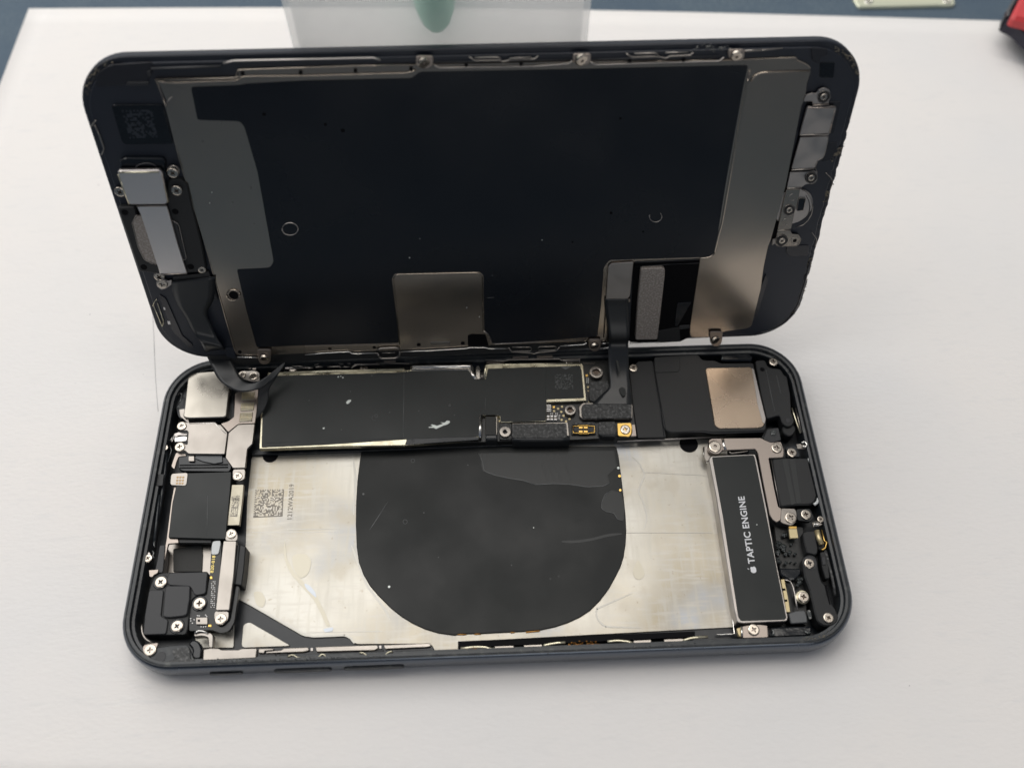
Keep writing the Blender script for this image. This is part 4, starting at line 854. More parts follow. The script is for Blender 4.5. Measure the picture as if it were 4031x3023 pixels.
gs = plate('gloss_strip', 'b', F, [(618, 1418), (700, 1412), (920, 1408), (905, 1478), (650, 1490), (610, 1480)], -1.3, 1, 'gloss_black', phone, r=.5, b=.3)
wire('glue_thread', 'b', F, [(625, 1428), (640, 1450), (630, 1480)], -1.1, .25, 'clear_glue', gs); wire('glue_thread', 'b', F, [(860, 1440), (880, 1460), (905, 1455)], -1.1, .25, 'clear_glue', gs)
hb = plate('microphone_block', 'b', F, [(848, 728), (880, 716), (948, 714), (945, 780), (960, 840), (955, 885), (935, 892), (880, 880), (858, 800)], -1.2, 3, 'plastic_black', phone, r=.4, b=.2)
plate('block_side', 'b', F, [(948, 790), (1005, 800), (1015, 845), (990, 862), (960, 850)], -1.9, 2, 'plastic_black', hb, r=.3, b=.2)
wire('gold_roller', 'b', F, [(950, 715), (965, 770), (985, 815)], -1.1, .55, 'gold_dull', hb)
wire('gold_spring', 'b', F, [(985, 710), (1005, 790), (1022, 800), (1010, 845), (985, 855)], -1.4, .18, 'gold', hb)
lc = plate('antenna_arm', 'b', F, [(845, 935), (860, 900), (895, 885), (940, 898), (958, 935), (965, 1000), (985, 1080), (1012, 1112), (1035, 1112), (1062, 1250), (1085, 1275), (1112, 1345), (1095, 1390), (1050, 1410), (1000, 1408), (958, 1380), (935, 1310), (900, 1150), (862, 1050)], -.95, 3, 'plastic_black', phone, r=.8, b=.25)
disc('screw_recess', 'b', F, 898, 950, 52, -.9, .2, 'plastic_grey', lc, .05); screw('b', F, 897, 952, 37, -.65, lc); screw('b', F, 1036, 1347, 38, -.65, lc)
plate('arm_slot', 'b', F, [(1005, 1110), (1025, 1110), (1050, 1250), (1042, 1255), (1020, 1180)], -.93, .1, 'hole_black', lc, r=.1, b=.01)
plate('arm_block', 'b', F, [(975, 870), (1005, 865), (1030, 900), (1045, 1060), (1015, 1065), (990, 980)], -1.4, 2, 'plastic_black', phone, r=.3, b=.15)
plate('arm_block', 'b', F, [(985, 905), (1010, 905), (1018, 960), (995, 965)], -1.2, .4, 'plastic_grey', phone, r=.15)
wire('ribbed_edge', 'b', F, [(1012, 860), (1060, 1050), (1085, 1190)], -1.5, .3, 'foam', phone)
spr = plate('side_spring', 'b', F, [(800, 88), (828, 85), (860, 92), (870, 122), (810, 122)], -1.4, .4, 'steel', phone, r=.12)
wire('spring_coil', 'b', F, [(840, 80), (862, 70), (880, 92), (866, 112), (845, 100)], -1.0, .22, 'chrome', spr)
spr = plate('side_spring', 'b', F, [(918, 655), (935, 645), (970, 648), (992, 672), (950, 688), (925, 690)], -1.4, .4, 'steel', phone, r=.12)
for x in (930, 942, 954): wire('spring_rib', 'b', F, [(x, 650), (x + 6, 688)], -1.3, .14, 'chrome', spr)
screw('b', F, 978, 632, 24, -1.1, spr)
wire('inner_rail', 'b', F, [(1010, 560), (1060, 780), (1110, 1040), (1130, 1200), (1125, 1290)], -1.6, .35, 'rim_paint', phone, r2=1)
scatter_bits('adhesive_residue', 'b', F, [(1075, 1450), (1150, 1370), (1185, 1260), (1190, 1150)], 50, .2, .12, -.15, 'residue', phone, 9)
scatter_bits('adhesive_residue', 'b', F, [(840, 1505), (960, 1500), (1075, 1455)], 60, .2, .14, -.1, 'residue', phone, 10)
scatter_bits('adhesive_residue', 'b', A, [(285, 1659), (365, 1200), (450, 800), (535, 420), (630, 270)], 60, .10, .10, -.15, 'crumb', phone, 11)
scatter_bits('adhesive_residue', 'b', Bc, [(285, 0), (265, 200), (215, 550), (170, 1000), (200, 1250)], 60, .10, .10, -.15, 'crumb', phone, 12)

# ================================================================ the raised display
LW, LH, LR = 136.8, 65.6, 9.6
P = []; rj = random.Random(2)
for k, (sx_, sy_) in enumerate(((1, 1), (-1, 1), (-1, -1), (1, -1))):
    for i in range(15):
        a = math.pi / 2 * (k + i / 14); P.append(Vector((sx_ * (LW / 2 - LR) + LR * math.cos(a), LH / 2 + sy_ * (LH / 2 - LR) + LR * math.sin(a))))
    if k == 3:
        for j in range(1, 60):           # torn adhesive makes the right-hand edge ragged
            y = LR + (LH - 2 * LR) * j / 60; P.append(Vector((LW / 2 + (rj.uniform(-.18, .12) if .08 < j / 60 < .85 else 0), y)))
lid = slab('display_panel', 'l', P, 0.0, 1.7, 'lid_ink', phone, 0, .25)
def lp(name, c, l_, h, th, m_, par=None, r=.3, b=.06): return plate(name, 'l', c, l_, h, th, m_, par or lid, r, b)
def lw(name, c, l_, h, r, m_, par=None, flat=1, r2=.3): return wire(name, 'l', c, l_, h, r, m_, par or lid, flat, r2)
# plastic frame round the panel
Pf = [Vector((p.x * .984, (p.y - LH / 2) * .968 + LH / 2)) for p in P if abs(p.x) < LW / 2 - .3 or True]
slab('panel_frame', 'l', Pf, .5, .6, 'lid_ink', lid, 0, .15)
slab('lower_flange', 'l', [Vector((-57, -1.9)), Vector((27, -1.3)), Vector((31, 1)), Vector((-60, 1))], .5, 1.6, 'plastic_black', lid, 1.0, .2)
lp('frame_step', I, [(270, 325), (620, 300), (640, 360), (600, 400), (590, 470), (420, 460), (400, 490), (150, 505), (165, 400)], .62, .3, 'lid_edge', r=.6)
lp('frame_tab', I, [(415, 465), (590, 465), (590, 492), (410, 495)], .9, .3, 'plastic_grey', r=.2)
lp('frame_tab', I, [(575, 385), (605, 365), (612, 410), (590, 430)], 1.0, .3, 'plastic_grey', r=.2)
# steel back shield of the display
shl = lp('display_shield', I, [(655, 455), (640, 440), (1320, 425), (1330, 360), (K, 880, 345), (K, 2212, 318), (L, 1100, 235), (L, 1590, 215), (L, 1600, 235), (L, 1660, 262), (L, 1688, 285), (L, 1688, 320), (M, 785, 60), (M, 770, 190), (M, 740, 240), (M, 610, 900), (M, 490, 1335), (M, 465, 1395), (M, 430, 1560), (N, 1600, 480), (N, 1525, 775), (N, 1480, 795), (N, 1400, 805), (N, 1315, 815), (N, 1200, 860), (N, 1048, 862), (N, 1035, 835), (N, 1040, 760), (N, 1118, 240), (N, 595, 262), (N, 560, 570), (N, 400, 580), (N, 390, 900), (N, 330, 890), (O, 1480, 925), (O, 750, 965), (O, 0, 990), (J, 1200, 1480), (J, 1155, 1460), (J, 1145, 1400), (J, 955, 740), (J, 850, 420), (I, 855, 1130), (I, 730, 690), (I, 738, 630), (I, 680, 500)], 1.0, .5, 'lid_metal', r=.35, b=.10)
sht = lp('graphite_sheet', I, [(935, 505), (1330, 490), (1380, 478), (K, 0, 482), (K, 930, 462), (K, 1000, 408), (K, 2212, 385), (L, 1268, 268), (L, 1235, 420), (L, 1190, 660), (L, 1120, 1050), (L, 1070, 1361), (N, 1250, 130), (N, 1232, 190), (N, 1190, 225), (N, 1115, 228), (N, 400, 250), (N, 355, 310), (N, 335, 600), (N, 305, 855), (N, 0, 880), (O, 1480, 915), (O, 1475, 870), (O, 1440, 825), (O, 1420, 800), (O, 1415, 370), (O, 1380, 340), (O, 715, 355), (O, 688, 395), (O, 720, 650), (O, 748, 905), (O, 0, 925), (J, 1310, 1415), (J, 1235, 1150), (J, 1165, 850), (J, 1405, 838), (J, 1432, 795), (J, 1390, 560), (I, 1480, 1200), (I, 1372, 830), (I, 1335, 785), (I, 990, 775)], 1.06, .06, 'sheet_black', r=.5, b=.02)
# pressed steps and lips along the shield
lw('pressed_edge', N, [(1115, 234), (1195, 228), (1235, 195), (1262, 60), (L, 1090, 1340), (L, 1140, 1050), (L, 1210, 660), (L, 1255, 420), (L, 1280, 300)], 1.05, .22, 'lid_metal', shl, .5, 1)
lw('pressed_edge', L, [(1285, 375), (1310, 335), (1360, 315), (1680, 306)], 1.1, .28, 'lid_metal', shl, .5, 1)
lw('pressed_edge', N, [(355, 860), (375, 560), (390, 310), (420, 275), (595, 262)], 1.1, .16, 'lid_metal', shl, .5, 1)
lw('pressed_edge', O, [(752, 920), (725, 620), (700, 395), (725, 362), (1375, 348), (1405, 372), (1410, 810)], 1.1, .14, 'lid_metal', shl, .5, 1)
lw('pressed_edge', O, [(1415, 810), (1460, 840), (1480, 915), (2212, 880)], 1.1, .10, 'nickel_dark', shl, .5, 1)
lw('pressed_edge', I, [(780, 585), (735, 630), (735, 660)], 1.1, .12, 'nickel_dark', shl, .5)
lw('pressed_edge', I, [(650, 455), (780, 470), (1320, 450), (1360, 418), (K, 0, 440), (K, 900, 415), (K, 965, 390)], 1.15, .26, 'lid_metal', shl, .6, 1)
lw('pressed_edge', I, [(660, 460), (740, 690), (850, 1130), (J, 955, 740), (J, 1150, 1440), (J, 1175, 1475)], .95, .12, 'lid_metal', shl, .7, .5)
lw('top_ridge', I, [(610, 355), (1180, 335)], 1.0, .26, 'plastic_grey', None, .6)
lw('top_ridge', I, [(640, 445), (1300, 430), (1318, 365), (K, 450, 355), (K, 960, 345)], 1.2, .16, 'lid_metal', None, .6)
lw('top_ridge', I, [(1200, 312), (1280, 292), (K, 600, 285), (K, 660, 305)], 1.3, .22, 'nickel_dark', None, .6)
lw('top_ridge', K, [(1130, 350), (1170, 372), (2000, 358), (V2, 530, 335), (V2, 560, 310)], 1.2, .16, 'nickel_dark', None, .6)
lw('top_ridge', V2, [(720, 320), (760, 345), (1840, 312), (1880, 280)], 1.2, .16, 'nickel_dark', None, .6)
lw('top_ridge', K, [(1130, 325), (V2, 550, 300)], 1.0, .12, 'plastic_grey', None, .6)
lw('top_ridge', V2, [(730, 300), (1850, 268)], 1.0, .12, 'plastic_grey', None, .6)
for l_ in ([(K, 1430, 275), (K, 1480, 310), (K, 1700, 305), (K, 1720, 318), (K, 1760, 312), (K, 1790, 298), (K, 2000, 296), (K, 2030, 270)], [(K, 1480, 283), (K, 1690, 280), (K, 1710, 300)], [(K, 1780, 290), (K, 1970, 278)],
           [(V2, 1030, 248), (V2, 1075, 278), (V2, 1290, 272), (V2, 1380, 290), (V2, 1400, 272), (V2, 1590, 262), (V2, 1610, 240)], [(V2, 1100, 248), (V2, 1290, 244), (V2, 1310, 265)], [(V2, 1370, 240), (V2, 1570, 236)], [(V2, 2050, 225), (V2, 2212, 215)], [(L, 1240, 180), (L, 1500, 155)]):
    lw('frame_loop', K, l_, 1.4, .14, 'steel', None, .7)
for (c_, x, y) in ((K, 440, 400), (K, 925, 385), (K, 1405, 348), (K, 1885, 340), (V2, 1060, 312), (V2, 1530, 302), (I, 1355, 400), (I, 1830, 390)):
    disc('ridge_notch', 'l', c_, x, y, 16, 1.32, .1, 'hole_black', lid, .02)
# hook tabs with screws
def hook(c_, x, y, rx_, ry_, up):
    hk = lp('mounting_tab', c_, [(x - rx_, y - up * ry_), (x + rx_, y - up * ry_), (x + rx_ * .9, y + up * ry_ * .5), (x + rx_ * .4, y + up * ry_), (x - rx_ * .4, y + up * ry_), (x - rx_ * .9, y + up * ry_ * .5)], 1.7, .35, 'nickel_rose', r=.6, b=.1)
    screw('l', c_, x, y + up * ry_ * .25, rx_ * .68, 2.0, hk, 'hex', tilt=.45); return hk
hook(K, 1042, 325, 78, 55, 1); hook(V2, 645, 300, 82, 50, 1); hook(V2, 1990, 265, 75, 52, 1)
hook(J, 1365, 1485, 50, 55, 1); hook(N, 285, 925, 50, 48, 1); hook(N, 1245, 875, 52, 58, 1)
# chrome lip along the near edge
lw('bottom_lip', J, [(1170, 1485), (1330, 1490)], 1.4, .14, 'chrome', None, 1)
lw('bottom_lip', O, [(0, 1000), (170, 985), (350, 975), (380, 992), (575, 985)], 1.4, .12, 'chrome', None, 1)
lw('bottom_lip', O, [(760, 975), (975, 968), (1280, 950), (1300, 943), (1430, 942), (1460, 952), (1610, 950)], 1.4, .12, 'chrome', None, 1)
lw('bottom_lip', O, [(2020, 930), (2212, 918), (N, 220, 905)], 1.4, .12, 'chrome', None, 1)
lw('bottom_lip', N, [(330, 912), (395, 905)], 1.4, .12, 'chrome', None, 1); lw('bottom_lip', N, [(560, 908), (800, 898)], 1.2, .10, 'chrome', None, 1)
lw('lip_loop', O, [(575, 985), (585, 1015), (610, 1028), (720, 1025), (745, 1010), (755, 975)], 1.5, .25, 'steel', None, .8)
lw('lip_loop', O, [(610, 985), (715, 982)], 1.5, .10, 'steel', None, .8); lw('lip_loop', O, [(570, 962), (600, 948), (720, 942), (750, 952)], 1.5, .22, 'steel', None, .8)
lw('lip_loop', O, [(1612, 945), (1640, 975), (1790, 985), (1815, 992), (1840, 982), (1990, 968), (2015, 940)], 1.5, .13, 'steel', None, .8)
lw('lip_loop', O, [(1640, 940), (1780, 938), (1800, 950), (1785, 970), (1650, 970)], 1.5, .09, 'steel', None, .8); lw('lip_loop', O, [(1845, 945), (1860, 935), (1985, 932), (1995, 945), (1975, 962), (1850, 965)], 1.5, .09, 'steel', None, .8)
lp('light_slot', O, [(994, 900), (1150, 896), (1156, 908), (1145, 920), (1000, 922), (993, 912)], 1.12, .1, 'steel', shl, r=.3)
for (c_, x, y, r_) in ((O, 902, 921, 16), (O, 1250, 908, 16), (O, 198, 951, 17), (O, 550, 940, 15), (J, 1187, 1450, 14)): disc('pin_hole', 'l', c_, x, y, r_, 1.08, .1, 'hole_black', shl, .02)
lp('shield_notch', O, [(1290, 845), (1320, 835), (1430, 838), (1455, 925), (1290, 932)], 1.07, .1, 'hole_black', shl, r=.3, b=.01)
lp('lower_strip', O, [(0, 928), (752, 915), (760, 950), (560, 962), (0, 985)], 1.08, .1, 'lid_metal', shl, r=.2)
ring('rivet', 'l', J, 1552, 556, 58, 1.1, .14, 'nickel_dark', sht, 0, 360, .78)
rv = ring('rivet', 'l', J, 1140, 1036, 48, 1.15, .2, 'lid_metal', shl, 0, 360, .82); disc('rivet_hole', 'l', J, 1142, 1038, 34, 1.1, .1, 'hole_black', rv, .02)
ring('rivet', 'l', L, 648, 1282, 42, 1.1, .10, 'nickel_dark', sht, -40, 200, .85)
for (c_, x, y, s_, mm) in ((K, 178, 866, 14, 'hole_black'), (K, 330, 918, 18, 'hole_black'), (I, 1533, 728, 15, 'hole_black'), (L, 412, 625, 8, 'hole_black'), (L, 350, 1258, 10, 'hole_black'), (N, 668, 26, 9, 'hole_black'), (N, 108, 108, 7, 'hole_black'), (O, 829, 232, 5, 'scuff'), (O, 910, 82, 5, 'scuff_grey'), (O, 1878, 92, 4, 'scuff'), (O, 1484, 372, 5, 'scuff_grey'), (O, 1282, 627, 4, 'scuff'), (O, 1382, 700, 4, 'scuff'), (I, 1032, 953, 6, 'scuff_grey'), (I, 1183, 800, 7, 'scuff_grey'), (J, 968, 370, 4, 'scuff'), (J, 985, 292, 4, 'scuff'), (J, 1268, 262, 5, 'scuff_grey'), (J, 1132, 368, 4, 'scuff_grey'), (J, 1290, 520, 4, 'scuff_grey'), (N, 510, 498, 4, 'scuff'), (N, 402, 548, 5, 'scuff'), (N, 470, 565, 4, 'scuff')):
    disc('speck', 'l', c_, x, y, s_, 1.10, .04, mm, sht, .01)
lw('scratch', O, [(1440, 548), (1500, 545)], 1.08, .05, 'scuff_grey', sht, .3)

# display connector bay
bay = lp('connector_bay', N, [(595, 262), (1118, 240), (1040, 780), (1035, 860), (960, 895), (780, 905), (560, 900)], .80, .4, 'hole_black', r=.2, b=.02)
lw('bay_edge', N, [(600, 268), (1112, 244)], 1.1, .10, 'plastic_grey', bay); lw('bay_edge', N, [(600, 300), (840, 285), (1110, 272)], .95, .10, 'gloss_black', bay)
lp('grey_sponge', N, [(650, 328), (665, 318), (820, 312), (840, 322), (838, 380), (795, 760), (780, 875), (770, 880), (612, 882), (606, 870), (625, 600)], 1.9, 1.1, 'foam_grey', bay, r=.3, b=.15)
lp('bay_tape', N, [(785, 810), (955, 780), (962, 890), (780, 905)], 1.0, .15, 'plastic_black', bay, r=.1)
lp('bay_tape', N, [(955, 770), (1035, 765), (1038, 790), (955, 800)], 1.3, .2, 'plastic_grey', bay, r=.1)
lp('bay_tape', N, [(940, 590), (1050, 582), (1042, 600), (940, 775), (915, 775), (930, 640)], 1.0, .15, 'gloss_black', bay, r=.2)
lp('cable_cover', N, [(392, 300), (415, 278), (590, 266), (565, 530), (545, 558), (510, 572), (372, 574)], 1.5, .3, 'nickel_dark', bay, r=.4, b=.08)
lp('cable_hook', N, [(540, 562), (566, 560), (566, 582), (540, 584)], 1.6, .3, 'nickel_rose', bay, r=.1)
def LW3(c, x, y, h): u = on_lid(c, x, y, h); return world_mm('l', u, h)
def BW3(c, x, y, z): u = on_body(c, x, y, z); return Vector((u.x, u.y, z))
ribbon('display_cable', [(LW3(N, 366, 560, 1.6), LW3(N, 552, 560, 1.6)), (LW3(N, 366, 620, 1.7), LW3(N, 550, 620, 1.7)), (LW3(N, 382, 740, 2.2), LW3(N, 556, 740, 2.2)), (LW3(N, 398, 860, 3.0), LW3(N, 558, 860, 3.0)),
                         (BW3(D, 1548, 10, 4.0), BW3(D, 1752, 10, 4.0)), (BW3(D, 1548, 140, 2.2), BW3(D, 1755, 140, 2.2)), (BW3(D, 1552, 280, .8), BW3(D, 1757, 280, .8)), (BW3(D, 1560, 440, -.1), BW3(D, 1768, 440, -.1)),
                         (BW3(D, 1480, 525, -.45), BW3(D, 1780, 530, -.45)), (BW3(D, 1405, 600, -.65), BW3(D, 1790, 605, -.65)), (BW3(D, 1385, 625, -.72), BW3(D, 1790, 628, -.72))], 'flex_film', lid, .16)
for l_ in ([(1625, 175), (1650, 180), (1672, 290), (1660, 318), (1640, 260)], [(1655, 470), (1690, 448), (1725, 470), (1728, 530), (1700, 552), (1668, 510)]):
    zc = 1.9 if l_[0][1] < 300 else -.02
    plate('cable_stain', 'b', D, l_, zc + .05, .06, 'film_black', lid, r=.3, b=.01)
# left ribbon
rows = [(LW3(J, 690, 940, 1.5), LW3(J, 1010, 900, 1.3)), (LW3(J, 700, 1010, 1.5), LW3(J, 1000, 1060, 1.4)), (LW3(J, 735, 1100, 1.6), LW3(J, 950, 1165, 1.6)), (LW3(J, 790, 1185, 1.8), LW3(J, 975, 1250, 1.8)), (LW3(J, 850, 1300, 2.2), LW3(J, 1022, 1345, 2.2)),
        (LW3(J, 912, 1390, 2.9), LW3(J, 1075, 1425, 2.9)), (BW3(A, 862, 120, 3.7), BW3(A, 1042, 65, 3.7)), (BW3(A, 905, 215, 3.3), BW3(A, 1092, 155, 3.3)), (BW3(A, 958, 320, 2.8), BW3(A, 1135, 240, 3.0)),
        (BW3(A, 1028, 392, 2.7), BW3(A, 1172, 310, 2.7)), (BW3(A, 1110, 438, 2.4), BW3(A, 1213, 350, 2.6)), (BW3(A, 1205, 457, 2.4), BW3(A, 1268, 372, 2.9)), (BW3(A, 1320, 436, 2.7), BW3(A, 1340, 358, 3.3)), (BW3(A, 1430, 382, 3.0), BW3(A, 1425, 308, 3.7)), (BW3(A, 1525, 292, 3.6), BW3(A, 1512, 240, 4.0)), (BW3(A, 1592, 192, 4.3), BW3(A, 1588, 180, 4.4))]
ribbon('camera_cable', rows, 'flex_film', lid, .16)
ribbon('camera_cable', [(BW3(A, 1400, 398, 3.2), BW3(A, 1560, 235, 3.8)), (BW3(A, 1346, 440, 2.4), BW3(A, 1500, 340, 3.0)), (BW3(A, 1342, 500, 1.5), BW3(A, 1446, 432, 1.8)), (BW3(A, 1337, 570, .7), BW3(A, 1436, 540, .8)), (BW3(A, 1331, 640, 0), BW3(A, 1388, 640, 0)), (BW3(A, 1324, 700, -.7), BW3(A, 1334, 700, -.7))], 'plastic_black', lid, .16)
lp('flex_body', J, [(700, 900), (905, 880), (960, 860), (1010, 1000), (1035, 1075), (880, 1070), (700, 1010)], 1.2, .4, 'plastic_black', r=.4)
lp('flex_patch', J, [(890, 1010), (980, 960), (1018, 1050), (1030, 1072), (870, 1075)], 1.35, .1, 'flex_film', r=.2)
# earpiece side
ear = lp('earpiece_module', J, [(298, 400), (425, 395), (440, 460), (660, 440), (655, 400), (668, 205), (760, 200), (805, 240), (850, 430), (905, 640), (945, 850), (930, 870), (800, 875), (605, 885), (455, 865), (380, 640)], 1.6, 1.4, 'plastic_black', r=.5, b=.2)
lp('magnet', J, [(400, 510), (430, 480), (440, 462), (480, 465), (592, 818), (545, 812), (500, 780), (450, 690)], 1.75, .3, 'foam_grey', ear, r=.3)
lp('magnet', J, [(692, 498), (730, 510), (790, 740), (798, 775), (770, 778), (720, 650)], 1.75, .3, 'plastic_grey', ear, r=.3)
lw('magnet_rim', J, [(440, 455), (405, 510), (450, 690), (495, 780), (590, 822)], 1.75, .10, 'steel', ear); lw('magnet_rim', J, [(695, 495), (742, 520), (798, 760), (795, 780), (770, 778)], 1.75, .08, 'nickel_dark', ear)
for (x, y) in ((352, 438), (718, 432), (490, 835), (830, 832)): disc('moulded_hole', 'l', J, x, y, 24, 1.68, .1, 'hole_black', ear)
bl_ = lp('earpiece_bracket', J, [(440, 395), (655, 392), (675, 450), (740, 680), (806, 884), (610, 888), (545, 690), (470, 460)], 2.3, .35, 'steel_bright', r=.15, b=.08)
bu = lp('earpiece_cover', J, [(298, 142), (315, 132), (600, 128), (622, 150), (668, 362), (650, 382), (385, 384), (368, 350), (330, 240)], 2.8, .8, 'steel_bright', r=.4, b=.22)
lw('bright_fold', J, [(312, 146), (600, 142)], 2.75, .26, 'shield_gold', bu, .6); lw('bright_fold', J, [(305, 160), (340, 260), (385, 375)], 2.6, .16, 'shield_gold', bu, .6); lw('bright_fold', J, [(608, 150), (640, 250), (668, 360)], 2.6, .16, 'shield_gold', bu, .6)
lw('bright_fold', J, [(440, 392), (655, 386)], 2.45, .2, 'steel', bu, .6); lw('bright_fold', J, [(612, 886), (804, 882)], 2.4, .12, 'steel', bl_, .6)
lp('front_camera', J, [(312, 60), (350, 42), (630, 45), (650, 80), (645, 160), (600, 200), (320, 130)], 1.5, 1, 'gloss_black', r=.6, b=.2)
ring('camera_ring', 'l', J, 510, 145, 95, 1.7, .18, 'plastic_grey', lid, 200, 320, .7)
lp('clip_fold', J, [(600, 130), (650, 150), (660, 190), (625, 215), (600, 180)], 2.0, .5, 'gloss_black', r=.3)
for (x, y, r_, h) in ((700, 152, 40, 2.3), (728, 280, 40, 2.2), (316, 290, 40, 1.6), (912, 855, 30, 1.6), (602, 905, 40, 1.1), (624, 957, 40, 1.5)): screw('l', J, x, y, r_, h, bu)
ring('screw_ring', 'l', J, 704, 140, 42, 1.9, .16, 'steel', bu, 180, 380)
lp('screw_ear', J, [(580, 940), (625, 915), (668, 935), (690, 925), (700, 955), (660, 985), (620, 1000), (585, 975)], 1.3, .3, 'nickel_dark', r=.3)
win = lp('dark_window', I, [(288, 662), (310, 650), (700, 648), (715, 690), (790, 968), (400, 975), (372, 950)], .9, .3, 'gloss_black', r=.4)
code_patch('data_matrix', 'l', I, [(370, 695), (615, 690), (665, 915), (435, 925)], 16, .9, 'very_faint_print', win, 11, .5, False)
for l_ in ([(115, 830), (150, 790), (160, 775)], [(150, 815), (190, 900), (228, 1010), (205, 1058)]): lw('edge_clip', I, l_, .7, .14, 'steel', None, .7)
for l_ in ([(555, 1115), (570, 1080), (585, 1065)], [(560, 1110), (625, 1262)], [(590, 1095), (635, 1225), (625, 1260)]): lw('edge_clip', J, l_, .7, .12, 'shield_gold', None, .7)
for (x0, y0, x1, y1) in ((630, 1125, 645, 1145), (660, 1225, 682, 1250)): lp('contact_pad', J, [(x0, y0), (x1, y0), (x1 + 5, y1), (x0 + 5, y1)], .8, .2, 'solder', r=.1)
lp('inner_ridge', J, [(600, 1030), (650, 1060), (770, 1330), (850, 1400), (820, 1420), (700, 1300), (620, 1110)], .75, .3, 'lid_edge', r=.5)
lp('inner_ridge', J, [(1080, 1420), (1150, 1418), (1160, 1500), (1090, 1480)], .9, .4, 'lid_ink', r=.2)

# home button side
hs = lp('button_bracket', M, [(775, 158), (820, 140), (860, 145), (880, 110), (925, 95), (970, 120), (978, 180), (960, 205), (962, 232), (828, 250), (830, 208), (755, 212), (762, 185)], 1.3, .3, 'nickel_dark', r=.35, b=.08)
lp('bracket_plate', M, [(782, 265), (790, 252), (1018, 250), (1022, 275), (970, 465), (955, 488), (722, 490), (745, 400)], 1.6, .5, 'nickel_dark', hs, r=.2, b=.12)
lw('bright_fold', M, [(790, 262), (1015, 256)], 1.62, .18, 'nickel_rose', hs, .6); lw('bright_fold', M, [(830, 240), (960, 232)], 1.5, .16, 'nickel_rose', hs, .6); lw('bright_fold', M, [(1010, 275), (965, 465)], 1.6, .12, 'nickel_rose', hs, .6); lw('bright_fold', M, [(725, 484), (955, 472)], 1.62, .16, 'steel', hs, .6)
lp('bracket_plate', M, [(728, 500), (952, 492), (958, 510), (918, 665), (900, 682), (868, 690), (855, 720), (845, 755), (655, 762)], 1.3, .3, 'nickel_dark', hs, r=.3, b=.08)
lw('bright_fold', M, [(655, 768), (842, 756)], 1.35, .2, 'steel', hs, .6); lw('bright_fold', M, [(955, 490), (950, 540), (918, 662), (870, 690), (848, 745), (865, 790)], 1.3, .09, 'steel', hs, .6)
lp('bracket_plate', M, [(645, 785), (780, 780), (850, 775), (872, 810), (860, 860), (820, 880), (770, 885), (735, 915), (615, 922)], 1.1, .3, 'nickel_dark', hs, r=.4, b=.08)
lw('bright_fold', M, [(618, 918), (738, 912)], 1.15, .18, 'steel', hs, .6)
hb_ = disc('home_button', 'l', M, 668, 1070, 160, .95, .5, 'nickel_dark', lid, .15)
ring('button_ring', 'l', M, 668, 1070, 160, .98, .12, 'steel', hb_, -60, 80, 1.05); ring('button_ring', 'l', M, 668, 1070, 138, 1.0, .10, 'plastic_grey', hb_, -40, 40, 1.05)
lp('switch_window', M, [(712, 1005), (725, 996), (770, 998), (775, 1010), (752, 1095), (740, 1105), (700, 1103), (696, 1090)], 1.1, .1, 'gloss_black', hb_, r=.3)
lw('window_rim', M, [(712, 1005), (725, 996), (772, 998), (752, 1098), (698, 1103), (712, 1005)], 1.12, .07, 'steel', hb_, .6)
lp('bracket_plate', M, [(612, 930), (728, 925), (715, 990), (680, 1120), (652, 1250), (540, 1258)], 1.3, .3, 'lid_metal', hs, r=.2, b=.06)
lp('bracket_plate', M, [(540, 1268), (648, 1262), (658, 1290), (715, 1295), (738, 1335), (718, 1380), (690, 1392), (540, 1394), (522, 1370), (528, 1320)], 1.15, .3, 'lid_metal', hs, r=.4, b=.06)
lw('bright_fold', M, [(540, 1262), (650, 1256)], 1.3, .16, 'steel', hs, .6); lw('bright_fold', M, [(650, 1270), (655, 1290), (712, 1295), (735, 1335), (700, 1388), (535, 1390), (522, 1365)], 1.2, .07, 'steel', hs, .6, .5)
lp('bracket_hook', M, [(500, 1335), (530, 1328), (525, 1365), (495, 1385)], 1.2, .3, 'steel', hs, r=.1)
for (x, y, r_) in ((920, 172, 45), (818, 833, 42), (638, 1096, 40), (578, 1346, 42)):
    disc('screw_seat', 'l', M, x, y, r_ * 1.12, 1.42, .2, 'plastic_black', hs, .05); screw('l', M, x, y, r_ * .62, 1.62, hs); ring('seat_ring', 'l', M, x, y, r_ * 1.12, 1.42, .05, 'steel', hs)
ring('seat_ring', 'l', M, 683, 1345, 30, 1.2, .08, 'nickel_dark', hs); disc('dimple', 'l', M, 683, 1345, 16, 1.2, .08, 'hole_black', hs)
for (x, y) in ((662, 990), (612, 1188)): ring('dimple', 'l', M, x, y, 26, 1.32, .06, 'nickel_dark', hs, 60, 280)
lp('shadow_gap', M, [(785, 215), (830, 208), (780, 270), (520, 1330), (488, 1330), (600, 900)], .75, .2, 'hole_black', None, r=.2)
for l_ in ([(935, 790), (985, 840), (990, 880), (970, 920)], [(820, 1275), (860, 1330), (848, 1390)]): lw('edge_clip', M, l_, .7, .12, 'steel', None, .7)
lp('frame_patch', M, [(960, 210), (1058, 210), (1040, 300), (1000, 470), (960, 470)], .62, .1, 'lid_edge', r=.3); lp('frame_patch', M, [(955, 545), (1030, 545), (1010, 680), (900, 700)], .62, .1, 'lid_edge', r=.3)
lp('frame_patch', M, [(615, 1390), (800, 1380), (790, 1470), (640, 1472), (610, 1440)], .7, .2, 'lid_edge', r=.5); lp('frame_patch', L, [(1750, 250), (1850, 250), (1840, 355), (1745, 350)], .62, .1, 'gloss_black', r=.3)
lp('frame_patch', L, [(1690, 150), (1800, 160), (1800, 200), (1760, 210), (1740, 260), (1700, 240)], .8, .3, 'lid_edge', r=.3)
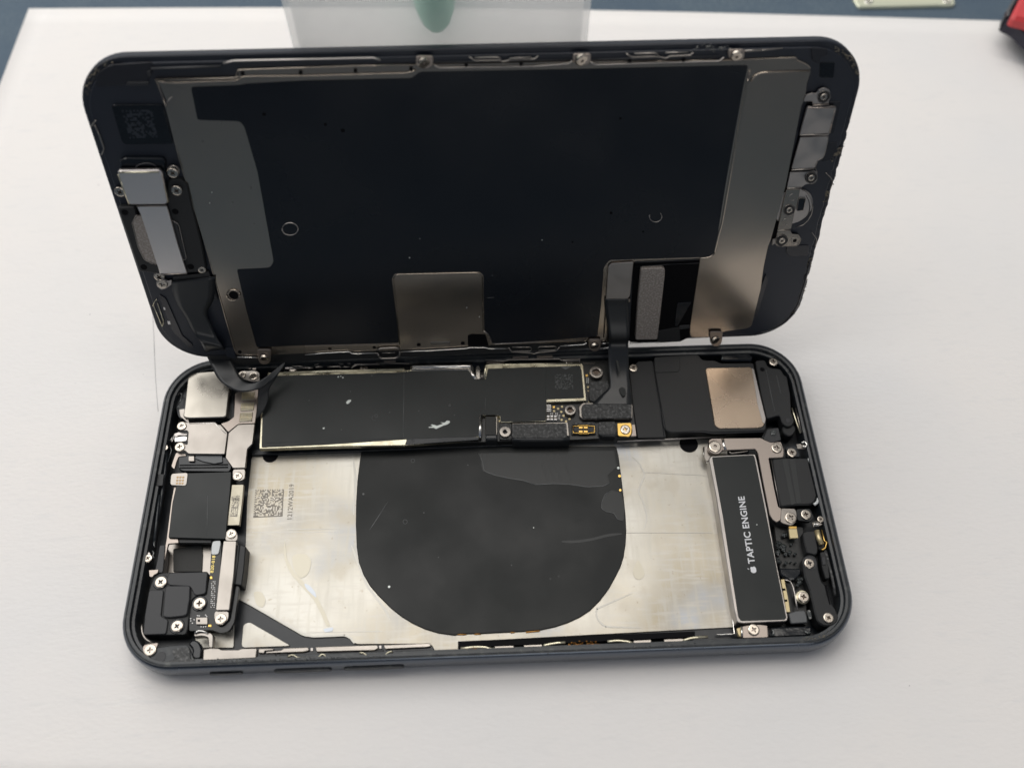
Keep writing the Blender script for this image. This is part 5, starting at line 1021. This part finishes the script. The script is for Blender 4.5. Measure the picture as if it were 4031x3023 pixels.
lw('frame_ridge', N, [(1990, 250), (1950, 420), (1880, 640), (1800, 740), (1700, 800), (1560, 830)], .6, .18, 'lid_edge', None, .5, 2)
lp('frame_ridge_block', N, [(1640, 360), (1655, 420), (1610, 560), (1560, 700), (1530, 690), (1600, 460)], .85, .3, 'lid_edge', r=.3)
scatter_bits('adhesive_residue', 'l', M, [(1135, 330), (1080, 560), (1000, 870), (950, 1010), (870, 1280), (810, 1480)], 70, .12, .13, .2, 'crumb', lid, 20)
scatter_bits('adhesive_residue', 'l', M, [(1050, 600), (1020, 640), (975, 690)], 40, .25, .28, .55, 'residue', lid, 21)
scatter_bits('adhesive_residue', 'l', M, [(950, 940), (935, 1030)], 26, .25, .26, .5, 'residue', lid, 22)
scatter_bits('adhesive_residue', 'l', M, [(810, 1490), (795, 1560)], 26, .22, .24, .4, 'residue', lid, 23)
scatter_bits('adhesive_residue', 'l', N, [(1990, 250), (1960, 400), (1900, 600), (1800, 740)], 80, .22, .16, .2, 'residue', lid, 24)
scatter_bits('adhesive_residue', 'l', L, [(1850, 150), (1960, 230), (2000, 330)], 50, .2, .18, .4, 'residue', lid, 25)
scatter_bits('adhesive_residue', 'l', I, [(290, 300), (180, 350), (110, 440), (85, 570)], 50, .2, .16, .4, 'residue', lid, 26)
scatter_bits('adhesive_residue', 'l', L, [(900, 165), (1000, 150), (1120, 160)], 40, .25, .22, 1.0, 'crumb', lid, 27)

# ================================================================ things behind
by = 88.5
def prism_box(name, x0, x1, y0, y1, z0, z1, m_, parent, label=None, cat=None, taper=0.0, r=3):
    def ring_(s):
        P = []
        for k, (a, b_) in enumerate(((1, 1), (-1, 1), (-1, -1), (1, -1))):
            for i in range(7):
                t = math.pi / 2 * (k + i / 6); P.append((a * ((x1 - x0) / 2 - r - s) + r * math.cos(t), b_ * ((y1 - y0) / 2 - r - s) + r * math.sin(t)))
        return P
    v = []; f = []; n = 28; lv = [(z0, .8), (z0 + .8, 0), (z1 - .8, -taper), (z1, .2 - taper)]
    for z, s in lv: v += [(x, y, z - z0) for x, y in ring_(s)]
    for k in range(len(lv) - 1):
        for i in range(n): j = (i + 1) % n; f.append([k * n + i, k * n + j, (k + 1) * n + j, (k + 1) * n + i])
    f.append(list(range(n)))
    o = mesh_obj(name, v, f, m_, parent, Matrix.Translation(Vector(((x0 + x1) / 2, (y0 + y1) / 2, z0 + ZT)) * S), smooth=False)
    if label: o['label'] = label; o['category'] = cat
    return o
bx = prism_box('plastic_container', -31.0, 20.2, by, by + 38, -ZT + .05, 88, 'frosted', None, 'frosted white plastic box standing behind the raised display and propping it up', 'box', r=1.5)
sd = bx.modifiers.new('wall', 'SOLIDIFY'); sd.thickness = 0.0012; sd.offset = -1
# green cap seen through the box wall
p = CC + ray(Sx, 1125, 60) * ((by + 5 - CC.y) / ray(Sx, 1125, 60).y)
v = []; f = []; n = 20; pr = [(0.3, 62.5), (1.4, 62.9), (2.4, 64.2), (3.2, 66.5), (3.9, 70), (4.1, 75), (4.0, 80), (3.4, 84), (.3, 84)]
for r_, z in pr: v += [(r_ * math.cos(2 * math.pi * i / n), r_ * math.sin(2 * math.pi * i / n), z - 62) for i in range(n)]
for k in range(len(pr) - 1):
    for i in range(n): j = (i + 1) % n; f.append([k * n + i, k * n + j, (k + 1) * n + j, (k + 1) * n + i])
f.append(list(range(n))); f.append(list(range((len(pr) - 1) * n, len(pr) * n)))
gcap = mesh_obj('green_cap', v, f, 'green_plastic', None, Matrix.Translation(Vector((p.x, by + 5.2, 62 + ZT)) * S), smooth=True)
gcap['label'] = 'green rounded cap showing blurred through the wall of the white plastic box'; gcap['category'] = 'cap'
# metal plate, far right
mpz = -ZT - .15 + 1.0
mp = plate('metal_plate', 'b', T, [(400, -110), (432, 0), (470, 62), (498, 76), (900, 68), (1290, 58), (1400, 60), (1480, 55), (1492, 30), (1470, -40), (1440, -110)], mpz, .9, 'plate_cream', None, r=.6, b=.25)
mp['label'] = 'pale cream metal plate with screw holes on the blue table past the sheet'; mp['category'] = 'metal plate'
for x, y in ((585, 18), (1408, 12)):
    ring('hole_rim', 'b', T, x, y, 34, mpz + .05, .35, 'chrome', mp, 0, 360, .7); disc('screw_hole', 'b', T, x, y, 14, mpz + .03, .1, 'etched_grey', mp, .01)
# red tool at the right edge
rt = empty('red_tool', Matrix.Translation(Vector((172, 182, 0)) * S), 'red tool with black end lying over the right corner of the paper', 'tool')
plate('red_handle', 'b', T, [(2085, 165), (2110, 110), (2165, 0), (2225, -120), (2600, -120), (2600, 280), (2350, 250), (2215, 210), (2120, 190)], 6.0, 3.0, 'red_plastic', rt, r=6, b=.9)
plate('black_grip', 'b', T, [(2015, 180), (2060, 120), (2150, -60), (2600, -60), (2600, 420), (2300, 400), (2200, 300), (2140, 240), (2080, 215)], 2.6, 4.5, 'black_rubber', rt, r=2, b=.8)
plate('grey_edge', 'b', T, [(2040, 90), (2100, -10), (2140, -80), (2160, -60), (2075, 120), (2020, 170)], 3.5, 4, 'grey_tape', rt, r=1, b=.8)
